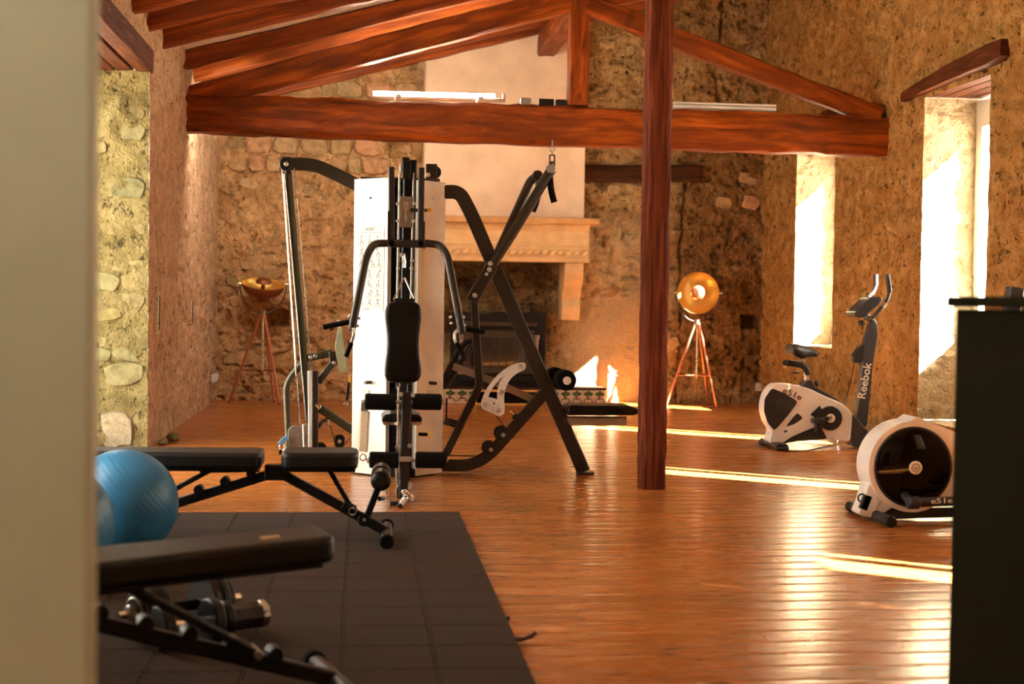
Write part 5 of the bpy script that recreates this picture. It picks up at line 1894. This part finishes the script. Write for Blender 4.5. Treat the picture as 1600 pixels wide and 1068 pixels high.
# ------------------------------------------------------------------ upright exercise bike
Yk = 11.42          # plane of the side towards the room
bk0 = at(1275, 702, 11.5)
bike = thing('exercise_bike', 'white and black upright exercise bike beside the right stone wall', 'exercise bike', (bk0.x, 11.5, 0))


def K(px, py):
    """points read off an enlarged view of the bike"""
    return (1180 + 0.1779 * px, 530 + 0.1779 * py)


def K5(px, py):
    return (1160 + 0.2996 * px, 400 + 0.2996 * py)


def BP(mb, nm, mt, par=bike, **k):
    return mb.build(nm, M[mt], par, **k)


def smooth_poly(pts, rnd_=0.35, n=3):
    """round the corners of a pixel polygon"""
    out = []
    m_ = len(pts)
    for i in range(m_):
        a, p, c = pts[i - 1], pts[i], pts[(i + 1) % m_]
        s_ = (p[0] + (a[0] - p[0]) * rnd_, p[1] + (a[1] - p[1]) * rnd_)
        e = (p[0] + (c[0] - p[0]) * rnd_, p[1] + (c[1] - p[1]) * rnd_)
        for k in range(n + 1):
            t = k / n
            out.append(tuple(s_[j] * (1 - t) ** 2 + p[j] * 2 * t * (1 - t) + e[j] * t * t for j in (0, 1)))
    return out


body = [K(*p) for p in ((100, 480), (145, 420), (175, 392), (280, 388), (375, 402), (480, 432), (620, 500), (745, 550), (800, 588), (855, 645), (848, 780), (835, 905), (740, 890), (640, 875), (560, 880), (430, 892), (300, 900), (235, 910), (205, 926), (110, 905), (132, 860), (150, 800), (105, 730), (78, 640), (80, 560))]
shell = BP(MB().prism(gline(smooth_poly(body, 0.3, 2), Yk), (0, 0.17, 0)), 'body_shell', 'bike_white', bevel=0.018, seg=3, sharp=50)


def decal(pts, nm, mt, par, d=0.006, rnd_=0.2, Y=None, bevel=0.003):
    Y = Yk if Y is None else Y
    return MB().prism(gline(smooth_poly([K(*p) for p in pts], rnd_, 2), Y - d), (0, d + 0.004, 0)).build(nm, M[mt], par, bevel=bevel)


decal(((148, 428), (250, 468), (378, 545), (300, 655), (172, 802), (112, 735), (78, 630), (84, 520)), 'rear_cover', 'bike_black', shell, 0.010)
decal(((368, 640), (422, 690), (345, 742), (268, 766)), 'wedge_window', 'bike_black', shell, 0.004)
decal(((228, 918), (330, 850), (480, 786), (565, 755), (602, 812), (634, 872), (500, 886), (350, 897)), 'belly_cover', 'bike_black', shell, 0.006)
decal(((255, 800), (280, 798), (280, 814), (252, 816)), 'small_badge', 'bike_black', shell, 0.002, 0.1, None, 0)
sp_ = [K(*p) for p in ((380, 408), (425, 408), (470, 352), (500, 362), (530, 420), (640, 478), (757, 548), (738, 576), (600, 506), (480, 450))]
BP(MB().prism(gline(smooth_poly(sp_, 0.25, 2), Yk + 0.012), (0, 0.146, 0)), 'top_spine', 'bike_blue', bevel=0.012, seg=2)
fc_ = [K(*p) for p in ((856, 652), (890, 690), (955, 765), (992, 800), (985, 860), (985, 965), (872, 945), (836, 905))]
BP(MB().prism(gline(smooth_poly(fc_, 0.2, 2), Yk + 0.005), (0, 0.16, 0)), 'front_cover', 'bike_blue', bevel=0.012, seg=2)
# crank with pedal
cc = at(*K(655, 690), Yk)
cr_ = BP(MB().cyl(cc + V((0, 0.01, 0)), cc + V((0, -0.022, 0)), 0.102, 36, 0.006), 'crank_disc', 'bike_black')
MB().cyl(cc + V((0, -0.02, 0)), cc + V((0, -0.030, 0)), 0.037, 24).build('crank_badge', M['letter'], cr_)
MB().prism([cc + V((dx, -0.0315, dz)) for dx, dz in ((-0.006, 0.018), (0.008, 0.016), (0.001, 0.002), (0.008, -0.002), (-0.006, -0.02), (-0.001, -0.004), (-0.008, -0.002))], (0, 0.003, 0)).build('badge_mark', M['bike_black'], cr_)
pe = at(*K(525, 705), Yk)
BP(MB().bar([cc + V((-0.02, -0.035, 0)), pe + V((0.02, -0.045, 0))], 0.024, 0.034, (0, 0, 1)), 'crank_arm', 'bike_blue')
pd = BP(MB().box(pe + V((-0.01, -0.10, 0)), 0.09, 0.10, 0.045), 'pedal', 'bike_black', bevel=0.008)
MB().bar([pe + V((-0.045, -0.10, 0.03)), pe + V((0.0, -0.10, 0.09)), pe + V((0.03, -0.10, 0.03))], 0.07, 0.006, (0, 1, 0)).build('pedal_strap', M['bike_black'], pd)
MB().box(pe + V((-0.005, -0.10, -0.06)), 0.05, 0.07, 0.07).build('pedal_weight', M['bike_black'], pd, bevel=0.006)
# the far pedal
BP(MB().bar([cc + V((0.02, 0.21, 0)), cc + V((0.15, 0.21, 0.01))], 0.024, 0.034, (0, 0, 1)), 'crank_arm', 'bike_blue')
BP(MB().box(cc + V((0.16, 0.27, 0.01)), 0.09, 0.10, 0.03), 'pedal', 'bike_black', bevel=0.008)
# saddle
Ym = Yk + 0.085
BP(MB().tube(gline([K(458, 390), K(438, 255)], Ym), 0.020, 14), 'saddle_post', 'brass')
BP(MB().tube(gline([K(425, 215), K(418, 180)], Ym), 0.014, 10), 'saddle_stem', 'steel')
BP(MB().tube(fillet(gline([K(462, 310), K(440, 245), K(400, 225), K(290, 208)], Ym), 0.04), 0.030, 12), 'saddle_bracket', 'bike_black')
BP(MB().cyl(at(*K(265, 205), Ym - 0.045), at(*K(265, 225), Ym + 0.045), 0.026, 12), 'bracket_clamp', 'bike_black')
BP(MB().box(at(*K(352, 292), Ym), 0.06, 0.04, 0.012), 'bracket_lever', 'bike_black', bevel=0.004)
BP(MB().ball(at(*K(540, 385), Ym - 0.05), 0.026, 0.7, 1, 1.1, 12, 8), 'height_knob', 'bike_black')
mb = MB()
sad = [(300, 92, 0.135, 0.045), (340, 100, 0.125, 0.055), (400, 120, 0.085, 0.060), (450, 122, 0.045, 0.045), (510, 128, 0.035, 0.034), (545, 140, 0.022, 0.022)]
kk = 12
vs_, fs_ = [], []
for i, (px, py, hw, hh) in enumerate(sad):
    c = at(*K(px, py - 8), Ym)
    for j in range(kk):
        a = 2 * math.pi * j / kk
        ca, sa = math.cos(a), math.sin(a)
        vs_.append(c + V((0, math.copysign(abs(ca) ** 0.7, ca) * hw, math.copysign(abs(sa) ** 0.8, sa) * hh)))
for i in range(len(sad) - 1):
    for j in range(kk):
        fs_.append((i * kk + j, i * kk + (j + 1) % kk, (i + 1) * kk + (j + 1) % kk, (i + 1) * kk + j))
fs_ += [tuple(range(kk)), tuple(range((len(sad) - 1) * kk, len(sad) * kk))]
mb.add(vs_, fs_)
BP(mb, 'saddle', 'bike_black', bevel=0.010, sharp=70)
# mast, console, handlebar
ms = [K5(*p) for p in ((598, 830), (618, 690), (640, 440), (655, 400), (668, 352), (690, 335), (706, 360), (708, 410), (696, 480), (682, 560), (670, 690), (652, 880), (640, 890), (610, 850))]
mast = BP(MB().prism(gline(smooth_poly(ms, 0.2, 2), Yk + 0.04), (0, 0.085, 0)), 'mast', 'bike_blue', bevel=0.014, seg=3, sharp=50)
a, c = at(*K5(628, 705), Yk + 0.0385), at(*K5(648, 596), Yk + 0.0385)
text('lettering', 'Reebok', 0.098, (a + c) / 2, c - a, (-(c - a).z, 0, (c - a).x), M['letter'], mast, 0.001)
cn = [K5(*p) for p in ((583, 296), (600, 285), (668, 212), (728, 212), (728, 240), (655, 302), (640, 320), (592, 318))]
con = BP(MB().prism(gline(smooth_poly(cn, 0.2, 2), Yk - 0.03), (0, 0.23, 0)), 'console', 'bike_blue', bevel=0.010, seg=2)
n0, n1 = at(*K5(604, 280), Yk + 0.085), at(*K5(668, 213), Yk + 0.085)
dd = (n1 - n0).normalized()
nn = V((-dd.z, 0, dd.x))
for q, l_, mt in ((0.66, 0.085, 'screen'), (0.24, 0.06, 'steel')):
    c = n0 + (n1 - n0) * q + nn * 0.004
    MB().prism([c + dd * l_ / 2 + V((0, -0.08, 0)), c - dd * l_ / 2 + V((0, -0.08, 0)), c - dd * l_ / 2 + V((0, 0.08, 0)), c + dd * l_ / 2 + V((0, 0.08, 0))], nn * 0.004).build('display' if q > 0.5 else 'keypad', M[mt], con)
BP(MB().tube(gline([K5(600, 312), K5(646, 312)], Yk + 0.0), 0.014, 8), 'console_edge', 'brass', con)
BP(MB().tube(fillet(gline([K5(686, 372), K5(684, 345), K5(640, 308)], Yk + 0.083), 0.03), 0.030, 14), 'console_neck', 'bike_blue')
BP(MB().ball(at(*K5(620, 348), Yk + 0.08), 0.028, 1.1, 1.4, 0.9, 12, 8), 'console_joint', 'bike_black')
for Y0, pts in ((Yk - 0.10, ((640, 322), (680, 320), (712, 285), (752, 235), (769, 190), (757, 95))), (Yk + 0.24, ((640, 318), (625, 270), (655, 215), (687, 185), (697, 150), (696, 95)))):
    hb = BP(MB().tube(fillet([at(*K5(*p), Yk + 0.07 if i == 0 else Y0) for i, p in enumerate(pts)], 0.05, 5), 0.016, 12), 'handlebar', 'bike_blue')
    BP(MB().tube(gline([K5(*pts[4]), K5(*pts[5])], Y0), 0.020, 12), 'hand_grip', 'bike_black', hb)
    BP(MB().tube(gline([K5(*[pts[2][i] * 0.6 + pts[3][i] * 0.4 for i in (0, 1)]), K5(*[pts[2][i] * 0.15 + pts[3][i] * 0.85 for i in (0, 1)])], Y0), 0.019, 12), 'pulse_sensor', 'steel', hb)
bh = [K5(*p) for p in ((640, 455), (640, 540), (618, 558), (582, 556), (580, 520), (605, 482))]
BP(MB().prism(gline(bh, Yk + 0.045), (0, 0.075, 0)), 'bottle_cage', 'bike_black', bevel=0.008)
# feet
fx = at(*K(160, 905), Yk + 0.085)
fb = BP(MB().bar([(fx.x - 0.0, Yk + 0.34, 0.034), (fx.x, Yk - 0.17, 0.034)], 0.10, 0.045, (0, 0, 1), 0.015), 'rear_foot', 'bike_black')
for yy in (Yk + 0.31, Yk - 0.14):
    MB().box((fx.x, yy, 0.018), 0.11, 0.09, 0.034).build('foot_cap', M['bike_black'], fb, bevel=0.01)
BP(MB().bar([at(*K(140, 820), Ym), V((fx.x - 0.02, Ym, 0.05))], 0.05, 0.03, (0, 1, 0)), 'foot_bracket', 'bike_black')
fx2 = at(1356, 696, Yk + 0.1)
fb = BP(MB().bar([(fx2.x + 0.02, Yk + 0.34, 0.04), (fx2.x + 0.02, Yk - 0.16, 0.04)], 0.10, 0.055, (0, 0, 1), 0.018), 'front_foot', 'bike_blue')
for yy in (Yk + 0.31, Yk - 0.13):
    MB().cyl((fx2.x - 0.02, yy, 0.028), (fx2.x + 0.06, yy, 0.028), 0.028, 14).build('transport_wheel', M['bike_black'], fb)
q = at(*K(326, 480), Yk - 0.001)
text('model_lettering', 'e51e', 0.068, q, (1, 0, -0.42), (0.42, 0, 1), M['bike_black'], shell, 0.001, sx=1.3)
cbl = MB().tube(fillet([at(1335, 566, 11.60), at(1328, 600, 11.7), at(1318, 640, 11.8), V((at(1310, 680, 11.85).x, 11.85, 0.006)), V((at(1260, 702, 11.2).x, 11.20, 0.006)), V((at(1225, 700, 11.3).x, 11.22, 0.006))], 0.1, 4), 0.0045, 6)
BP(cbl, 'power_cable', 'black')

# ------------------------------------------------------------------ elliptical trainer, half hidden behind the green cabinet
Ye_ = 7.55
e0 = at(1428, 800, 7.6)
ell = thing('elliptical_trainer', 'white and black elliptical trainer with large glossy round cover', 'elliptical', (e0.x, 7.65, 0))


def L(px, py):
    return (1280 + 0.206 * px, 620 + 0.206 * py)


ec = at(*L(712, 530), Ye_)
ring = []
for k in range(40):
    a = math.pi * 0.42 + (math.pi * 1.32) * k / 39
    ring.append((ec.x + 0.252 * math.cos(a), ec.z + 0.252 * math.sin(a)))
tr_ = at(*L(745, 150), Ye_)
tail = [at(*L(*p), Ye_) for p in ((900, 830), (1240, 720), (1420, 560), (1380, 420), (1200, 330), (1030, 265), (740, 150), (690, 185))]
pts = [V((x, Ye_, z)) for x, z in ring] + [p for p in tail]
sh_ = MB().prism(pts, (0, 0.20, 0)).build('housing', M['bike_white'], ell, bevel=0.022, seg=3, sharp=50)
d1 = MB().lathe([(0.212, 0.012), (0.212, -0.006), (0.19, -0.020), (0.10, -0.032), (0.0, -0.036)], ec, (0, 1, 0), 48).build('round_cover', M['gloss_black'], ell, sharp=50)
MB().torus(ec + V((0, -0.004, 0)), (0, 1, 0), 0.216, 0.008, 48, 8).build('cover_rim', M['bike_black'], d1)
bd = MB().cyl(ec + V((0, -0.030, 0)), ec + V((0, -0.042, 0)), 0.037, 26).build('hub_badge', M['letter'], d1)
MB().torus(ec + V((0, -0.042, 0)), (0, 1, 0), 0.022, 0.003, 22, 6).build('badge_ring', M['bronze_plate'], bd)
MB().prism([ec + V((dx, -0.0435, dz)) for dx, dz in ((-0.016, -0.004), (0.0, 0.004), (0.018, 0.006), (0.004, -0.002), (0.016, -0.006), (-0.008, -0.008))], (0, 0.002, 0)).build('badge_mark', M['bronze_plate'], bd)
lg = [L(*p) for p in ((372, 660), (340, 790), (300, 880), (330, 905), (440, 920), (490, 880), (600, 815), (700, 800), (560, 720), (450, 610))]
leg = MB().prism(gline(smooth_poly(lg, 0.2, 2), Ye_ + 0.03), (0, 0.13, 0)).build('front_leg', M['bike_white'], ell, bevel=0.014, seg=2, sharp=50)
ins_ = [L(*p) for p in ((435, 720), (490, 775), (420, 865))]
MB().prism(gline(ins_, Ye_ + 0.026), (0, 0.01, 0)).build('leg_inset', M['pvc'], leg, bevel=0.004)
MB().bar([at(*L(368, 745), Ye_ + 0.04), at(*L(330, 850), Ye_ + 0.04)], 0.05, 0.02, (0, 1, 0)).build('leg_pad', M['bike_black'], leg)
MB().torus(at(*L(325, 765), Ye_ + 0.06), (0.3, 1, 0), 0.022, 0.005, 16, 7).build('cord_loop', M['bike_black'], leg)
f0, f1 = V((at(*L(215, 850), 8.0).x + 0.0, 7.92, 0.045)), V((2.78, 7.36, 0.045))
f0 = V((2.82, 7.93, 0.034))
f1 = V((2.845, 7.41, 0.034))
ft = MB().tube([f0, f1], 0.030, 16).build('front_foot', M['bike_black'], ell)
for e in (f0, f1):
    MB().cyl(e + V((0.0, 0.035, -0.002)), e + V((0.0, -0.035, -0.002)), 0.032, 16).build('foot_cap', M['black'], ft)
MB().bar([at(*L(470, 880), Ye_ + 0.1), at(*L(1500, 850), Ye_ + 0.1)], 0.10, 0.055, (0, 0, 1)).build('main_rail', M['bike_black'], ell)
rf0 = at(*L(1500, 860), Ye_ + 0.1)
MB().tube([(rf0.x, 7.92, 0.045), (rf0.x, 7.36, 0.045)], 0.042, 16).build('rear_foot', M['bike_black'], ell)
MB().bar([(rf0.x, Ye_ + 0.1, 0.05), (rf0.x, Ye_ + 0.1, 0.17)], 0.08, 0.06, (0, 1, 0)).build('rear_riser', M['bike_black'], ell)
pa, pb_ = at(*L(700, 800), Ye_ - 0.10), at(*L(1500, 770), Ye_ - 0.10)
arm_ = MB().tube(fillet([pa + V((-0.01, 0.09, 0.03)), pa, pb_], 0.03), 0.026, 12).build('pedal_arm', M['bike_black'], ell)
MB().cyl(at(*L(670, 800), Ye_ - 0.11), at(*L(755, 800), Ye_ - 0.11), 0.036, 16).build('arm_joint', M['bike_black'], arm_)
text('model_lettering', 'e51e', 0.040, at(*L(930, 788), Ye_ - 0.128), (1, 0, 0.035), (-0.035, 0, 1), M['letter'], arm_, 0.001, sx=1.6)
MB().box(at(*L(1250, 740), Ye_ - 0.16), 0.30, 0.13, 0.035).build('foot_pedal', M['bike_black'], ell, bevel=0.012)
m0 = at(*L(1250, 450), Ye_ + 0.1)
MB().bar([m0, m0 + V((0.16, 0, 0.95))], 0.09, 0.07, (0, 1, 0)).build('mast', M['bike_blue'], ell)

# ------------------------------------------------------------------ tripod lamps
def lamp(name, label, base, hubz, feet, axis, shade_mats, yoke_dir):
    t = thing(name, label, 'floor lamp', (base[0], base[1], 0), 0.0, 'copper tripod lamps by the back wall')
    hub = V((base[0], base[1], hubz))
    for f in feet:
        d = (V((f[0], f[1], 0.012)) - hub)
        MB().tube([hub + V((d.x, d.y, 0)).normalized() * 0.02, V((f[0], f[1], 0.012))], 0.0145, 10).build('leg', M['copper'], t)
        MB().cyl((f[0], f[1], 0.001), (f[0], f[1], 0.02), 0.016, 10).build('foot_cap', M['copper_dark'], t)
    rod = MB().tube([hub, hub - V((0, 0, 0.64))], 0.012, 10).build('centre_rod', M['brass'], t)
    zb = hubz * 0.37
    for f in feet:
        q = 1 - zb / hubz
        MB().tube([(hub.x, hub.y, zb), V((hub.x + (f[0] - hub.x) * q, hub.y + (f[1] - hub.y) * q, zb))], 0.007, 8).build('brace', M['copper_dark'], t)
    MB().cyl(hub - V((0, 0, 0.03)), hub + V((0, 0, 0.03)), 0.028, 14).build('hub', M['steel'], t)
    ax_ = V(axis).normalized()
    r_ = 0.242
    ctr = hub + V((0, 0, 0.335))
    yd = V(yoke_dir).normalized()
    pts = [ctr + yd * (r_ + 0.015) * math.cos(a) + V((0, 0, 1)) * 0.330 * math.sin(a) for a in [math.pi + math.pi * k / 24 for k in range(25)]]
    yk = MB().tube(pts, 0.0075, 8).build('yoke', M['iron_light'], t)
    for s_ in (-1, 1):
        MB().cyl(ctr + yd * s_ * (r_ - 0.005), ctr + yd * s_ * (r_ + 0.035), 0.012, 10).build('yoke_screw', M['brass'], yk)
    # bowl: outside and inside skins
    dep = 0.165
    n_ = 12
    out = [(max(1e-4, r_ * math.sin(math.pi / 2 * k / n_)), -dep * math.cos(math.pi / 2 * k / n_)) for k in range(n_ + 1)]
    inn = [((r_ - 0.004) * math.sin(math.pi / 2 * k / n_) + 1e-4, -(dep - 0.004) * math.cos(math.pi / 2 * k / n_)) for k in range(n_, -1, -1)]
    MB().lathe(out + [(r_, 0.004), (r_ - 0.004, 0.004)], ctr, ax_, 40, False).build('shade', M[shade_mats[0]], t, sharp=60)
    MB().lathe(inn, ctr, ax_, 40, False).build('shade_lining', M[shade_mats[1]], t, sharp=60)
    cap = [(max(1e-4, 0.088 * math.sin(math.pi / 2 * k / 8)), 0.015 + 0.062 * math.cos(math.pi / 2 * k / 8)) for k in range(9)]
    MB().lathe(cap + [(0.084, 0.012), (1e-4, 0.012)], ctr, ax_, 24).build('bulb_shield', M['copper_dark' if shade_mats[0] == 'copper_dark' else 'copper'], t, sharp=50)
    MB().cyl(ctr - ax_ * (dep - 0.02), ctr + ax_ * 0.02, 0.022, 12).build('socket', M['copper_dark'], t)
    MB().lathe([(0.055, 0.01), (0.045, -0.03), (0.02, -0.05), (1e-4, -0.055)], ctr - ax_ * dep, ax_, 18).build('shade_cap', M[shade_mats[0]], t)
    return t


lp = at(411, 490, 16.15)
lamp('tripod_lamp', 'copper tripod lamp with its bowl shade turned up by the left corner', (lp.x, 16.15), lp.z,
     [(at(437, 627, 15.95).x, 15.95), (at(428, 618, 16.42).x, 16.42), (at(358, 620, 16.2).x, 16.22)], (0.10, -0.30, 1.0), ('copper_dark', 'gold'), (1, 0.12, 0))
lp = at(1090, 503, 16.05)
lamp('tripod_lamp', 'copper tripod lamp whose gold bowl faces the room, right of the post', (lp.x, 16.05), lp.z,
     [(at(1120, 632, 15.9).x, 15.9), (at(1107, 622, 16.36).x, 16.36), (at(1042, 628, 16.05).x, 16.08)], (-0.15, -1.0, 0.0), ('copper', 'gold'), (1, -0.15, 0))

# ------------------------------------------------------------------ near edge of the view: painted partition and green cabinet
px_ = at(141, 534, 2.0).x
MB().box(((px_ + XL - 0.05) / 2, 2.03, 1.72), px_ - XL + 0.05, 0.06, 3.44).build('wall_partition', M['sage'], None, kind='structure', bevel=0.004)
cx0 = at(1493, 534, 3.38).x
cz = at(1493, 463, 3.38).z
cab = thing('green_cabinet', 'dark olive painted cabinet with a projecting top, close to the camera', 'cabinet', (cx0 + 0.4, 3.1, 0))
MB().box((cx0 + 0.45, 3.12, (cz - 0.03) / 2), 0.90, 0.52, cz - 0.03).build('cabinet_body', M['olive_dark'], cab, bevel=0.004)
MB().box((cx0 + 0.44, 3.10, cz - 0.013), 0.935, 0.56, 0.026).build('cabinet_top', M['olive_dark'], cab, bevel=0.006)
for k in range(2):
    d_o = MB().box((cx0 + 0.23 + 0.44 * k, 2.852, cz / 2 + 0.02), 0.42, 0.02, cz - 0.16).build('cabinet_door', M['olive_dark'], cab, bevel=0.004)
    MB().cyl((cx0 + 0.40 + 0.10 * k, 2.842, 0.75), (cx0 + 0.40 + 0.10 * k, 2.815, 0.75), 0.014, 12).build('door_knob', M['brass'], d_o)

# ------------------------------------------------------------------ small things along the walls
for (px, py, Y, lb) in ((338, 588, 16.3, 'white wall socket on the left wall, nearer of two by the lamp'), (346, 584, 16.55, 'white wall socket on the left wall, farther of two by the lamp')):
    p = onp(px, py, (XL + 0.03, 0, 0), V((1, 0, 0)))
    tag(MB().box((XL + 0.03, Y - 0.3, p.z if abs(p.z) < 2 else 0.3), 0.05, 0.085, 0.085).build('wall_socket', M['pvc'], None, bevel=0.006), lb, 'socket')
p = at(1192, 604, YF - 0.05)
tag(MB().box((p.x - 0.05, YF - 0.045, p.z), 0.07, 0.06, 0.10).build('wall_socket', M['pvc'], None, bevel=0.006), 'white wall socket low on the back wall by the right corner', 'socket')
p = at(263, 680, 11.9)
tag(MB().ball((XL + 0.12, 11.95, 0.03), 0.055, 1.0, 1.3, 0.62, 9, 6).build('loose_stone', M['stone_jamb'], None, sharp=20), 'small pale stone on the floor against the left wall', 'stone')
tag(MB().ball((XL + 0.08, 11.62, 0.022), 0.04, 1.0, 1.2, 0.55, 8, 5).build('loose_stone', M['stone_jamb'], None, sharp=20), 'smallest pale stone on the floor by the left window jamb', 'stone')
